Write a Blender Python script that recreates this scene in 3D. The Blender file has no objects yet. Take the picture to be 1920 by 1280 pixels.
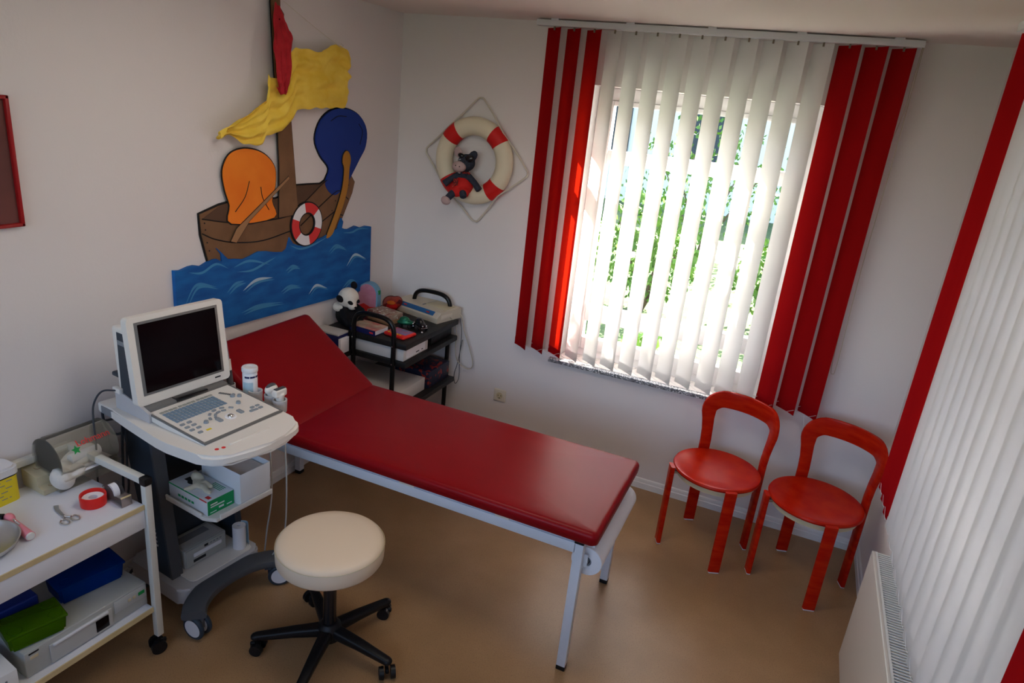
import bpy, bmesh, math, random
from mathutils import Vector, Matrix, Euler
from mathutils.geometry import tessellate_polygon
random.seed(7)
PI = math.pi
def rad(a): return math.radians(a)
sc = bpy.context.scene
col = sc.collection

# ------------------------------------------------------------------ camera, sky, sun, exposure
cd = bpy.data.cameras.new('camera'); cam = bpy.data.objects.new('camera', cd); col.objects.link(cam)
cam.location = (2.33144671, -3.64873453, 2.07236045)
cam.rotation_euler = (1.23594256, -0.0990895425, 0.415265790)
cd.sensor_width = 36; cd.sensor_fit = 'HORIZONTAL'; cd.lens = 1277.83357 * 36 / 1920
cd.clip_start = 0.05; cd.clip_end = 200
sc.camera = cam
sc.cycles.transparent_max_bounces = 24
sc.view_settings.view_transform = 'Standard'; sc.view_settings.look = 'None'
sc.view_settings.gamma = 1; sc.view_settings.exposure = 1.50; sc.view_settings.use_curve_mapping = False

W = bpy.data.worlds.new('sky'); sc.world = W; W.use_nodes = True
nt = W.node_tree; nt.nodes.clear()
sky = nt.nodes.new('ShaderNodeTexSky'); sky.sky_type = 'NISHITA'; sky.sun_disc = False
sky.sun_elevation = rad(43); sky.sun_rotation = rad(20); sky.air_density = 1.0; sky.dust_density = 3.0; sky.ozone_density = 1.0
bg = nt.nodes.new('ShaderNodeBackground'); bg.inputs[1].default_value = 0.42
wo = nt.nodes.new('ShaderNodeOutputWorld')
nt.links.new(sky.outputs[0], bg.inputs[0]); nt.links.new(bg.outputs[0], wo.inputs[0])

sl = bpy.data.lights.new('sun', 'SUN'); sl.energy = 17.0; sl.angle = rad(0.6); sl.color = (1.0, 0.93, 0.82)
def portal(loc, rot, sx, sy):
    l = bpy.data.lights.new('sky_portal', 'AREA'); l.shape = 'RECTANGLE'; l.size = sx; l.size_y = sy; l.cycles.is_portal = True
    o = bpy.data.objects.new('sky_portal', l); col.objects.link(o); o.location = loc; o.rotation_euler = rot
portal((1.755, 0.31, 1.445), (-PI/2, 0, 0), 1.17, 1.53)
portal((3.285, -1.595, 1.445), (0, PI/2, 0), 1.53, 1.35)
portal((1.5, -4.91, 1.835), (PI/2, 0, 0), 2.8, 1.17)
sun = bpy.data.objects.new('sun', sl); col.objects.link(sun)
sun.rotation_euler = Vector((-0.40, -1.0, -1.0)).to_track_quat('-Z', 'Y').to_euler()

# ------------------------------------------------------------------ materials
def mat(name, c, rough=0.5, metal=0.0, coat=0.0, noise=None, bump=None, spec=0.3, trans=0.0, alpha=1.0, speck=None, wood=None):
    m = bpy.data.materials.new(name); m.use_nodes = True
    t = m.node_tree; b = t.nodes['Principled BSDF']
    b.inputs['Base Color'].default_value = (*c, 1); b.inputs['Roughness'].default_value = rough
    b.inputs['Metallic'].default_value = metal; b.inputs['Coat Weight'].default_value = coat
    b.inputs['Coat Roughness'].default_value = 0.12
    b.inputs['Specular IOR Level'].default_value = spec
    b.inputs['Transmission Weight'].default_value = trans
    b.inputs['Alpha'].default_value = alpha
    tc = t.nodes.new('ShaderNodeTexCoord')
    last = None
    def tex(scale, detail=3, mp=None):
        n = t.nodes.new('ShaderNodeTexNoise'); n.inputs['Scale'].default_value = scale; n.inputs['Detail'].default_value = detail
        src = tc.outputs['Object']
        if mp:
            g = t.nodes.new('ShaderNodeMapping'); g.inputs['Scale'].default_value = mp; t.links.new(src, g.inputs[0]); src = g.outputs[0]
        t.links.new(src, n.inputs['Vector']); return n
    def ramp(fac, a, ca, b_, cb):
        r = t.nodes.new('ShaderNodeValToRGB'); r.color_ramp.elements[0].position = a; r.color_ramp.elements[1].position = b_
        r.color_ramp.elements[0].color = (*ca, 1); r.color_ramp.elements[1].color = (*cb, 1)
        t.links.new(fac, r.inputs[0]); return r
    if noise:                     # (scale, second colour, stretch)
        n = tex(noise[0], 4, noise[2] if len(noise) > 2 else None)
        r = ramp(n.outputs[0], 0.35, c, 0.68, noise[1]); last = r.outputs[0]
    if speck:                     # (scale, colour, threshold)
        n = tex(speck[0], 2)
        r = ramp(n.outputs[0], speck[2], (0, 0, 0), speck[2] + 0.04, (1, 1, 1))
        mx = t.nodes.new('ShaderNodeMix'); mx.data_type = 'RGBA'
        t.links.new(r.outputs[0], mx.inputs[0])
        if last is not None: t.links.new(last, mx.inputs[6])
        else: mx.inputs[6].default_value = (*c, 1)
        mx.inputs[7].default_value = (*speck[1], 1); last = mx.outputs[2]
    if last is not None: t.links.new(last, b.inputs['Base Color'])
    if bump:                      # (scale, strength, distance)
        n = tex(bump[0], 4)
        bp = t.nodes.new('ShaderNodeBump'); bp.inputs['Strength'].default_value = bump[1]; bp.inputs['Distance'].default_value = bump[2]
        t.links.new(n.outputs[0], bp.inputs['Height']); t.links.new(bp.outputs[0], b.inputs['Normal'])
    return m

def fabric_translucent(name, c, tc_, f):
    m = bpy.data.materials.new(name); m.use_nodes = True; t = m.node_tree; t.nodes.clear()
    d = t.nodes.new('ShaderNodeBsdfDiffuse'); d.inputs[0].default_value = (*c, 1)
    tr = t.nodes.new('ShaderNodeBsdfTranslucent'); tr.inputs[0].default_value = (*tc_, 1)
    mx = t.nodes.new('ShaderNodeMixShader'); mx.inputs[0].default_value = f
    o = t.nodes.new('ShaderNodeOutputMaterial')
    t.links.new(d.outputs[0], mx.inputs[1]); t.links.new(tr.outputs[0], mx.inputs[2]); t.links.new(mx.outputs[0], o.inputs[0])
    return m

def clear(name, tint=(1, 1, 1), amount=0.92, rough=0.03, body=None):
    """thin clear sheet: transparent with a glossy Fresnel film; body adds a little diffuse colour"""
    m = bpy.data.materials.new(name); m.use_nodes = True; t = m.node_tree; t.nodes.clear()
    a = t.nodes.new('ShaderNodeBsdfTransparent'); a.inputs[0].default_value = (*tint, 1)
    g = t.nodes.new('ShaderNodeBsdfGlossy'); g.inputs['Roughness'].default_value = rough
    lw = t.nodes.new('ShaderNodeLayerWeight'); lw.inputs[0].default_value = 0.12
    mx = t.nodes.new('ShaderNodeMixShader'); o = t.nodes.new('ShaderNodeOutputMaterial')
    t.links.new(lw.outputs['Fresnel'], mx.inputs[0])
    src = a.outputs[0]
    if body:
        d0 = t.nodes.new('ShaderNodeBsdfDiffuse'); d0.inputs[0].default_value = (*body, 1)
        t0 = t.nodes.new('ShaderNodeBsdfTranslucent'); t0.inputs[0].default_value = (*body, 1)
        d = t.nodes.new('ShaderNodeMixShader'); d.inputs[0].default_value = 0.5
        t.links.new(d0.outputs[0], d.inputs[1]); t.links.new(t0.outputs[0], d.inputs[2])
        m2 = t.nodes.new('ShaderNodeMixShader'); m2.inputs[0].default_value = 1 - amount
        t.links.new(a.outputs[0], m2.inputs[1]); t.links.new(d.outputs[0], m2.inputs[2]); src = m2.outputs[0]
    t.links.new(src, mx.inputs[1]); t.links.new(g.outputs[0], mx.inputs[2]); t.links.new(mx.outputs[0], o.inputs[0])
    return m

M = dict(
    wall=mat('wall_paint', (0.78, 0.735, 0.725), 0.85, bump=(90, 0.12, 0.004)),
    ceil=mat('ceiling_paint', (0.80, 0.73, 0.69), 0.9, bump=(60, 0.05, 0.003)),
    trim=mat('trim_white', (0.80, 0.79, 0.78), 0.4),
    floor=mat('linoleum', (0.33, 0.19, 0.088), 0.34, noise=(5, (0.38, 0.222, 0.108)), speck=(260, (0.23, 0.13, 0.065), 0.60), bump=(35, 0.02, 0.002), spec=0.32),
    upvc=mat('window_plastic', (0.85, 0.85, 0.86), 0.35),
    granite=mat('granite', (0.10, 0.11, 0.12), 0.22, noise=(70, (0.30, 0.31, 0.33)), speck=(130, (0.75, 0.76, 0.78), 0.56)),
    glass=clear('window_glass'),
    slat_w=fabric_translucent('slat_white', (0.72, 0.71, 0.70), (0.80, 0.79, 0.76), 0.30),
    slat_r=fabric_translucent('slat_red', (0.30, 0.005, 0.008), (0.90, 0.02, 0.005), 0.16),
    alu=mat('white_aluminium', (0.72, 0.73, 0.76), 0.4),
    chain=mat('bead_chain', (0.75, 0.75, 0.74), 0.4),
    brass=mat('clip_brown', (0.22, 0.17, 0.12), 0.5),
    vinyl=mat('red_vinyl', (0.22, 0.003, 0.006), 0.33, noise=(3, (0.25, 0.004, 0.008)), bump=(700, 0.05, 0.0006), spec=0.14),
    steelw=mat('white_steel', (0.66, 0.70, 0.76), 0.35),
    black=mat('black_plastic', (0.006, 0.006, 0.007), 0.42, spec=0.3),
    blackg=mat('black_gloss', (0.008, 0.008, 0.010), 0.16, coat=0.5),
    paper=mat('paper', (0.82, 0.82, 0.85), 0.8),
    cream_v=mat('cream_vinyl', (0.80, 0.65, 0.48), 0.5, bump=(500, 0.06, 0.001)),
    chrome=mat('chrome', (0.72, 0.72, 0.74), 0.15, 1.0),
    steel=mat('brushed_steel', (0.55, 0.53, 0.50), 0.28, 1.0),
    redwood=mat('red_stained_wood', (0.42, 0.008, 0.002), 0.25, spec=0.10, coat=0.03, noise=(9, (0.54, 0.022, 0.004), (1, 1, 5))),
    radi=mat('radiator_enamel', (0.66, 0.60, 0.51), 0.35),
    radip=mat('radiator_grille', (0.78, 0.76, 0.70), 0.4),
    dark=mat('dark_gap', (0.02, 0.02, 0.02), 0.8),
    usw=mat('device_ivory', (0.78, 0.745, 0.69), 0.45),
    usg=mat('device_grey', (0.52, 0.51, 0.52), 0.45),
    usd=mat('device_slate', (0.030, 0.042, 0.058), 0.45, spec=0.3),
    usm=mat('device_midgrey', (0.075, 0.08, 0.09), 0.45, spec=0.3),
    bez=mat('screen_bezel', (0.16, 0.155, 0.15), 0.5),
    screen=mat('screen_black', (0.004, 0.002, 0.003), 0.12, spec=0.12),
    key_b=mat('key_blue', (0.18, 0.27, 0.37), 0.5),
    key_g=mat('key_grey', (0.28, 0.32, 0.36), 0.5),
    key_l=mat('key_olive', (0.33, 0.34, 0.30), 0.5),
    rubber=mat('cable_rubber', (0.035, 0.04, 0.05), 0.5),
    cableg=mat('cable_grey', (0.42, 0.40, 0.37), 0.5),
    cableb=mat('cable_beige', (0.50, 0.44, 0.34), 0.5),
    tanedge=mat('tan_edge', (0.62, 0.49, 0.26), 0.5, noise=(12, (0.70, 0.56, 0.31))),
    lam=mat('white_laminate', (0.72, 0.73, 0.77), 0.35),
    postw=mat('cream_steel', (0.70, 0.69, 0.62), 0.4),
    yellow=mat('yellow_plastic', (0.80, 0.62, 0.02), 0.4),
    lidw=mat('lid_white', (0.74, 0.74, 0.76), 0.35),
    creamp=mat('cream_plastic', (0.60, 0.52, 0.34), 0.5),
    acryl=clear('aged_acrylic', (0.99, 0.985, 0.96), 0.86, 0.06, (0.80, 0.76, 0.66)),
    acrylp=clear('clear_pinkish', (0.99, 0.97, 0.96), 0.86, 0.06, (0.80, 0.68, 0.62)),
    cotton=mat('cotton', (0.72, 0.69, 0.63), 0.9, bump=(80, 0.5, 0.004)),
    redp=mat('red_plastic', (0.75, 0.02, 0.015), 0.3),
    greenp=mat('green_print', (0.01, 0.30, 0.06), 0.5),
    redt=mat('red_print', (0.70, 0.03, 0.03), 0.5),
    pink=mat('pink_metal', (0.85, 0.28, 0.34), 0.35, 0.2),
    blueb=clear('blue_tub', (0.05, 0.28, 0.85), 0.50, 0.15, (0.003, 0.09, 0.46)),
    greenb=clear('green_tub', (0.50, 0.75, 0.07), 0.52, 0.15, (0.15, 0.34, 0.008)),
    navyb=mat('navy_plastic', (0.01, 0.03, 0.22), 0.35),
    mach=mat('machine_grey', (0.42, 0.43, 0.41), 0.45),
    machl=mat('machine_light', (0.48, 0.49, 0.48), 0.45),
    grey=mat('grey_print', (0.22, 0.23, 0.25), 0.6),
    green=mat('glove_green', (0.01, 0.33, 0.10), 0.45),
    card=mat('card_white', (0.74, 0.76, 0.78), 0.5),
    latex=mat('latex', (0.72, 0.66, 0.50), 0.45, bump=(50, 0.4, 0.004)),
    sea=mat('sea_paint', (0.004, 0.085, 0.32), 0.7, noise=(7, (0.007, 0.14, 0.44), (1, 1, 3))),
    foam=mat('foam_paint', (0.42, 0.58, 0.68), 0.6),
    foaml=mat('foam_light', (0.05, 0.25, 0.50), 0.6),
    hull=mat('hull_paint', (0.17, 0.085, 0.038), 0.6, noise=(9, (0.22, 0.11, 0.05))),
    hulld=mat('hull_inside', (0.085, 0.042, 0.022), 0.6, noise=(9, (0.11, 0.055, 0.03))),
    outline=mat('outline_black', (0.008, 0.008, 0.01), 0.6),
    ochre=mat('ochre_paint', (0.46, 0.20, 0.025), 0.6),
    orange=mat('orange_paint', (0.90, 0.20, 0.010), 0.7, noise=(6, (0.98, 0.27, 0.02))),
    blue=mat('blue_paint', (0.006, 0.035, 0.26), 0.6),
    sail=mat('yellow_cloth', (0.88, 0.60, 0.070), 0.9, noise=(14, (0.95, 0.70, 0.12)), bump=(30, 0.5, 0.006), spec=0.1),
    penn=mat('red_cloth', (0.42, 0.010, 0.020), 0.75, noise=(20, (0.55, 0.02, 0.03)), bump=(60, 0.4, 0.004)),
    ropew=mat('rope', (0.62, 0.57, 0.48), 0.8, bump=(300, 0.6, 0.002)),
    ring=mat('ring_cream', (0.78, 0.70, 0.52), 0.5),
    ringr=mat('ring_red', (0.62, 0.012, 0.010), 0.5),
    plushd=mat('plush_slate', (0.035, 0.04, 0.06), 0.95, bump=(160, 0.8, 0.004)),
    plushp=mat('plush_rose', (0.50, 0.36, 0.35), 0.9, bump=(160, 0.6, 0.003)),
    plushw=mat('plush_white', (0.78, 0.73, 0.64), 0.95, bump=(160, 0.8, 0.004)),
    plushk=mat('plush_black', (0.006, 0.006, 0.008), 0.95, bump=(160, 0.8, 0.004)),
    redcl=mat('red_dungarees', (0.58, 0.015, 0.012), 0.8),
    tartan=mat('tartan', (0.10, 0.02, 0.02), 0.9, speck=(120, (0.5, 0.03, 0.02), 0.52)),
    trblack=mat('trolley_black', (0.006, 0.006, 0.006), 0.25, spec=0.3),
    shelfb=mat('shelf_black', (0.010, 0.009, 0.009), 0.42, spec=0.25, noise=(30, (0.018, 0.016, 0.015))),
    ecg=mat('ecg_cream', (0.62, 0.55, 0.43), 0.5),
    panel=mat('ecg_blue', (0.02, 0.12, 0.30), 0.4),
    navy=mat('navy_card', (0.010, 0.014, 0.085), 0.4),
    lbox=mat('grey_card', (0.58, 0.56, 0.54), 0.6),
    color=mat('bright_pattern', (0.012, 0.016, 0.04), 0.4, speck=(34, (0.32, 0.03, 0.02), 0.55)),
    bookc=mat('book_cover', (0.55, 0.50, 0.35), 0.5, noise=(16, (0.55, 0.12, 0.10))),
    tabc=mat('toy_print', (0.45, 0.10, 0.22), 0.4, noise=(22, (0.12, 0.22, 0.45))),
    wbox=mat('block_print', (0.42, 0.35, 0.26), 0.6, noise=(30, (0.24, 0.05, 0.05)), speck=(36, (0.66, 0.64, 0.55), 0.58)),
    kraft=mat('kraft', (0.36, 0.19, 0.09), 0.7),
    skyb=mat('light_blue_card', (0.17, 0.38, 0.55), 0.45),
    pinkc=mat('pink_card', (0.60, 0.22, 0.32), 0.45, noise=(30, (0.66, 0.30, 0.40))),
    redgl=clear('red_film', (0.98, 0.55, 0.5), 0.75, 0.1, (0.45, 0.05, 0.05)),
    greeng=mat('green_metallic', (0.02, 0.16, 0.09), 0.25, 0.5),
    sock=mat('socket_ivory', (0.72, 0.66, 0.54), 0.35),
    framer=mat('frame_red', (0.33, 0.008, 0.010), 0.35),
    print=mat('picture_brown', (0.19, 0.065, 0.055), 0.25, noise=(3, (0.13, 0.05, 0.045))),
    grass=mat('grass', (0.05, 0.09, 0.03), 0.9, noise=(6, (0.09, 0.14, 0.05)), bump=(30, 0.5, 0.03)),
    stone=mat('paving', (0.26, 0.25, 0.235), 0.9, noise=(3, (0.32, 0.31, 0.29))),
    dark_ground=mat('dark_ground', (0.10, 0.10, 0.10), 0.9, noise=(8, (0.14, 0.14, 0.14))),
    leaf=mat('leaf', (0.05, 0.14, 0.02), 0.6, noise=(3, (0.14, 0.26, 0.03))),
    bark=mat('bark', (0.10, 0.07, 0.05), 0.9),
    house=mat('house_render', (0.72, 0.70, 0.66), 0.9),
    roof=mat('roof_tile', (0.22, 0.06, 0.045), 0.8),
    rock=mat('rock', (0.38, 0.38, 0.42), 0.9, noise=(5, (0.25, 0.25, 0.29))),
)

# ------------------------------------------------------------------ mesh helpers
class MB:
    def __init__(s): s.bm = bmesh.new()
    def add(s, t, mx=None):
        if mx is not None: t.transform(mx)
        me = bpy.data.meshes.new('t'); t.to_mesh(me); t.free(); s.bm.from_mesh(me); bpy.data.meshes.remove(me); return s
    def box(s, x0, x1, y0, y1, z0, z1, bev=0, seg=2, mx=None, pick=None):
        t = bmesh.new(); bmesh.ops.create_cube(t, size=1)
        for v in t.verts: v.co = Vector(((x0+x1)/2 + v.co.x*(x1-x0), (y0+y1)/2 + v.co.y*(y1-y0), (z0+z1)/2 + v.co.z*(z1-z0)))
        if bev:
            es = [e for e in t.edges if pick is None or pick(e)]
            bmesh.ops.bevel(t, geom=es, offset=bev, segments=seg, profile=0.5, affect='EDGES')
        return s.add(t, mx)
    def cyl(s, p0, p1, r0, r1=None, n=24, mx=None, caps=True):
        r1 = r0 if r1 is None else r1; p0 = Vector(p0); p1 = Vector(p1); d = p1 - p0
        t = bmesh.new(); bmesh.ops.create_cone(t, cap_ends=caps, segments=n, radius1=r0, radius2=r1, depth=d.length)
        q = d.to_track_quat('Z', 'Y').to_matrix().to_4x4(); q.translation = (p0 + p1) / 2
        t.transform(q); return s.add(t, mx)
    def ell(s, c, r, rot=(0, 0, 0), n=20, mx=None):
        t = bmesh.new(); bmesh.ops.create_uvsphere(t, u_segments=n, v_segments=max(8, n//2), radius=1)
        t.transform(Matrix.Translation(c) @ Euler(rot).to_matrix().to_4x4() @ Matrix.Diagonal((*r, 1)))
        return s.add(t, mx)
    def tube(s, pts, r, n=10, closed=False, mx=None, smooth=0):
        pts = [Vector(p) for p in pts]
        if smooth: pts = spline(pts, smooth, closed)
        t = bmesh.new(); N = len(pts); rings = []; up = None
        for i, p in enumerate(pts):
            a = pts[(i-1) % N] if (closed or i) else pts[0]; b = pts[(i+1) % N] if (closed or i < N-1) else pts[-1]
            d = (b - a).normalized() if (b-a).length > 1e-9 else Vector((0, 0, 1))
            if up is None: up = d.orthogonal().normalized()
            up = (up - d * up.dot(d)).normalized(); sd = d.cross(up)
            rr = r[i] if isinstance(r, (list, tuple)) else r
            rings.append([t.verts.new(p + (up*math.cos(k*2*PI/n) + sd*math.sin(k*2*PI/n))*rr) for k in range(n)])
        for i in range(N if closed else N-1):
            A, B = rings[i], rings[(i+1) % N]
            for k in range(n): t.faces.new((A[k], A[(k+1) % n], B[(k+1) % n], B[k]))
        if not closed: t.faces.new(rings[0][::-1]); t.faces.new(rings[-1])
        return s.add(t, mx)
    def lathe(s, prof, c=(0, 0, 0), n=32, mx=None, squash=None):
        t = bmesh.new(); rings = []
        for r, z in prof:
            if r < 1e-6: rings.append([t.verts.new((c[0], c[1], c[2]+z))])
            else: rings.append([t.verts.new((c[0]+r*math.cos(k*2*PI/n)*(squash or 1), c[1]+r*math.sin(k*2*PI/n), c[2]+z)) for k in range(n)])
        for A, B in zip(rings, rings[1:]):
            for k in range(n):
                f = [A[k % len(A)], A[(k+1) % len(A)], B[(k+1) % len(B)], B[k % len(B)]]
                f = list(dict.fromkeys(f))
                if len(f) > 2:
                    try: t.faces.new(f)
                    except ValueError: pass
        return s.add(t, mx)
    def prism(s, poly, fn, off, mx=None, bev=0):
        """poly: 2-D outline, fn(u, v) -> 3-D point, off: thickness vector"""
        t = bmesh.new(); off = Vector(off)
        a = [t.verts.new(Vector(fn(*p))) for p in poly]; b = [t.verts.new(Vector(fn(*p)) + off) for p in poly]
        n = len(poly)
        for tri in tessellate_polygon([[Vector((p[0], p[1], 0)) for p in poly]]):
            try: t.faces.new([a[k] for k in tri]); t.faces.new([b[k] for k in tri[::-1]])
            except ValueError: pass
        for i in range(n): t.faces.new((a[i], b[i], b[(i+1) % n], a[(i+1) % n]))
        bmesh.ops.recalc_face_normals(t, faces=t.faces)
        return s.add(t, mx)
    def grid(s, fn, nu, nv, thick=0.0, mx=None):
        t = bmesh.new(); V = [[t.verts.new(Vector(fn(i/nu, j/nv))) for j in range(nv+1)] for i in range(nu+1)]
        for i in range(nu):
            for j in range(nv): t.faces.new((V[i][j], V[i+1][j], V[i+1][j+1], V[i][j+1]))
        if thick:
            bmesh.ops.recalc_face_normals(t, faces=t.faces)
            bmesh.ops.solidify(t, geom=t.faces[:], thickness=thick)
        return s.add(t, mx)
    def frame(s, pts, w, th, mx=None, ws=None):
        """flat board (w wide, th thick) swept along pts = [(pos, width_dir, normal_dir)]"""
        t = bmesh.new(); rings = []
        w0 = w
        for ip, (p, wd, nd) in enumerate(pts):
            w = ws[ip] if ws else w0
            p = Vector(p); wd = Vector(wd).normalized(); nd = Vector(nd).normalized(); R = []
            e = min(th, w) * 0.32
            for a, b in ((-1, -1), (1, -1), (1, 1), (-1, 1)):
                for k in (0, 1, 2):
                    ang = {(-1, -1): PI, (1, -1): 1.5*PI, (1, 1): 0, (-1, 1): PI/2}[(a, b)] + k*PI/4
                    R.append(t.verts.new(p + wd*(a*(w/2-e) + e*math.cos(ang)) + nd*(b*(th/2-e) + e*math.sin(ang))))
            rings.append(R)
        n = 12
        for A, B in zip(rings, rings[1:]):
            for k in range(n): t.faces.new((A[k], A[(k+1) % n], B[(k+1) % n], B[k]))
        t.faces.new(rings[0][::-1]); t.faces.new(rings[-1])
        bmesh.ops.recalc_face_normals(t, faces=t.faces)
        return s.add(t, mx)
    def build(s, name, m, parent=None, angle=38, mods=None):
        me = bpy.data.meshes.new(name); s.bm.to_mesh(me); s.bm.free()
        if isinstance(m, str): m = M[m]
        me.materials.append(m)
        me.polygons.foreach_set('use_smooth', [True]*len(me.polygons)); me.set_sharp_from_angle(angle=rad(angle))
        o = bpy.data.objects.new(name, me); col.objects.link(o)
        if parent is not None: o.parent = parent
        return o

def spline(P, k=6, closed=False):
    out = []; N = len(P)
    for i in range(N if closed else N-1):
        p0 = P[(i-1) % N] if (closed or i > 0) else P[0]*2 - P[1]; p1 = P[i]; p2 = P[(i+1) % N]
        p3 = P[(i+2) % N] if (closed or i+2 < N) else P[-1]*2 - P[-2]
        for j in range(k):
            u = j/k; out.append(0.5*((2*p1) + (p2-p0)*u + (2*p0-5*p1+4*p2-p3)*u*u + (3*p1-p0-3*p2+p3)*u**3))
    if not closed: out.append(P[-1])
    return out

def soften(o, voxel=0.005, it=6):
    r = o.modifiers.new('remesh', 'REMESH'); r.mode = 'VOXEL'; r.voxel_size = voxel; r.use_smooth_shade = True
    s = o.modifiers.new('smooth', 'SMOOTH'); s.iterations = it; s.factor = 0.6
    return o

def tag(o, label, cat, group=None, kind=None):
    if label: o['label'] = label
    if cat: o['category'] = cat
    if group: o['group'] = group
    if kind: o['kind'] = kind
    return o
def thing(name, label, cat, loc=(0, 0, 0), rz=0, group=None):
    o = bpy.data.objects.new(name, None); o.empty_display_size = 0.1; col.objects.link(o)
    o.location = loc; o.rotation_euler = (0, 0, rz); return tag(o, label, cat, group)
def struct(name, mb, m, parent=None):
    o = mb.build(name, m, parent)
    if parent is None: o['kind'] = 'structure'
    return o
def dup(root, loc, rz, label):
    r = root.copy(); col.objects.link(r); r.location = loc; r.rotation_euler = (0, 0, rz); r['label'] = label
    for ch in list(root.children):
        c = ch.copy(); col.objects.link(c); c.parent = r
        for g in ch.children:
            d = g.copy(); col.objects.link(d); d.parent = c
    return r
def text(s_, size, m, parent, mx, name='lettering', ext=0.0004, align='LEFT'):
    cu = bpy.data.curves.new('txt', 'FONT'); cu.body = s_; cu.size = size; cu.extrude = ext; cu.align_x = align
    ob = bpy.data.objects.new('txt', cu); col.objects.link(ob)
    me = bpy.data.meshes.new_from_object(ob); bpy.data.objects.remove(ob); me.transform(mx); me.name = name
    me.materials.clear(); me.materials.append(M[m])
    o = bpy.data.objects.new(name, me); col.objects.link(o); o.parent = parent; return o
def axes(origin, x, y):
    x = Vector(x).normalized(); y = Vector(y).normalized(); z = x.cross(y)
    m = Matrix((x, y, z)).transposed().to_4x4(); m.translation = Vector(origin); return m

RW = 2.975; H = 2.5; YF = -4.6; TH = 0.30
WX0, WX1, WZ0, WZ1 = 1.17, 2.34, 0.68, 2.21        # back window opening
CY0, CY1 = -2.27, -0.92                            # right window opening (y)

# ------------------------------------------------------------------ room
struct('floor', MB().box(-TH, RW+TH, YF-TH, TH, -0.1, 0), 'floor')
struct('ceiling', MB().box(-TH, RW+TH, YF-TH, TH, H, H+0.12), 'ceil')
struct('wall_left', MB().box(-TH, 0, YF, 0, 0, H), 'wall')
FX0, FX1, FZ0, FZ1 = 0.1, 2.9, 1.25, 2.42          # unseen opening added behind the camera for fill light
struct('wall_front', MB().box(-TH, FX0, YF-TH, YF, 0, H).box(FX1, RW+TH, YF-TH, YF, 0, H).box(FX0, FX1, YF-TH, YF, 0, FZ0).box(FX0, FX1, YF-TH, YF, FZ1, H), 'wall')
struct('wall_back', MB().box(-TH, WX0, 0, TH, 0, H).box(WX1, RW+TH, 0, TH, 0, H).box(WX0, WX1, 0, TH, 0, WZ0).box(WX0, WX1, 0, TH, WZ1, H), 'wall')
struct('wall_right', MB().box(RW, RW+TH, YF, CY0, 0, H).box(RW, RW+TH, CY1, 0, 0, H).box(RW, RW+TH, CY0, CY1, 0, WZ0).box(RW, RW+TH, CY0, CY1, WZ1, H), 'wall')
def skirt(mb, a, b, nrm):
    a = Vector(a); b = Vector(b); nrm = Vector(nrm)
    prof = [(0, 0), (0.014, 0), (0.014, 0.036), (0.010, 0.040), (0.010, 0.052), (0.007, 0.060), (0, 0.064)]
    return mb.prism(prof, lambda u, v: a + nrm*u + Vector((0, 0, v)), b - a)
struct('baseboard_back', skirt(MB(), (0, 0, 0), (RW, 0, 0), (0, -1, 0)), 'trim')
struct('baseboard_left', skirt(MB(), (0, YF, 0), (0, -0.015, 0), (1, 0, 0)), 'trim')
struct('baseboard_right', skirt(MB(), (RW, YF, 0), (RW, -0.015, 0), (-1, 0, 0)), 'trim')

def window(name, mx, w, z0, z1, sill_over, sill_out):
    """local x along the wall 0..w, local y outward from the room, z up"""
    fr = MB(); y0, y1 = 0.14, 0.20; f = 0.065
    fr.box(0, f, y0, y1, z0, z1, 0.006, mx=mx).box(w-f, w, y0, y1, z0, z1, 0.006, mx=mx)
    fr.box(f, w-f, y0, y1, z1-f, z1, 0.006, mx=mx).box(f, w-f, y0, y1, z0, z0+0.05, 0.006, mx=mx)
    o = struct(name, fr, 'upvc')
    sash = MB(); q = 0.03; yi, yo = y0-0.012, y1-0.012
    sash.box(f, f+q, yi, yo, z0+0.05, z1-f, 0.004, mx=mx).box(w-f-q, w-f, yi, yo, z0+0.05, z1-f, 0.004, mx=mx)
    for a, b in ((z0+0.05, z0+0.12), (z0+0.225, z0+0.32), (z0+1.137, z0+1.209), (z1-f-0.025, z1-f)):
        sash.box(f+q, w-f-q, yi, yo, a, b, 0.004, mx=mx)
    sash.build('sash', 'upvc', o)
    MB().box(f+0.03, w-f-0.03, y0+0.02, y0+0.024, z0+0.09, z1-f-0.03, mx=mx).build('pane', 'glass', o)
    MB().box(-sill_over, w+sill_over, -sill_out, y0, z0-0.025, z0-0.002, 0.003, mx=mx).box(0.0, w, y0, TH+0.04, z0-0.025, z0-0.002, mx=mx).build('sill', 'granite', o)
    return o
window('window_1', Matrix.Translation((WX0, 0, 0)), WX1-WX0, WZ0, WZ1, 0.045, 0.035)
window('window_2', axes((RW, CY1, 0), (0, -1, 0), (1, 0, 0)), CY1-CY0, WZ0, WZ1, 0.045, 0.05)
MB().box(WX0+0.30, WX0+0.34, 0.115, 0.125, 1.33, 1.36).build('trim_1', 'upvc')['kind'] = 'structure'

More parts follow.
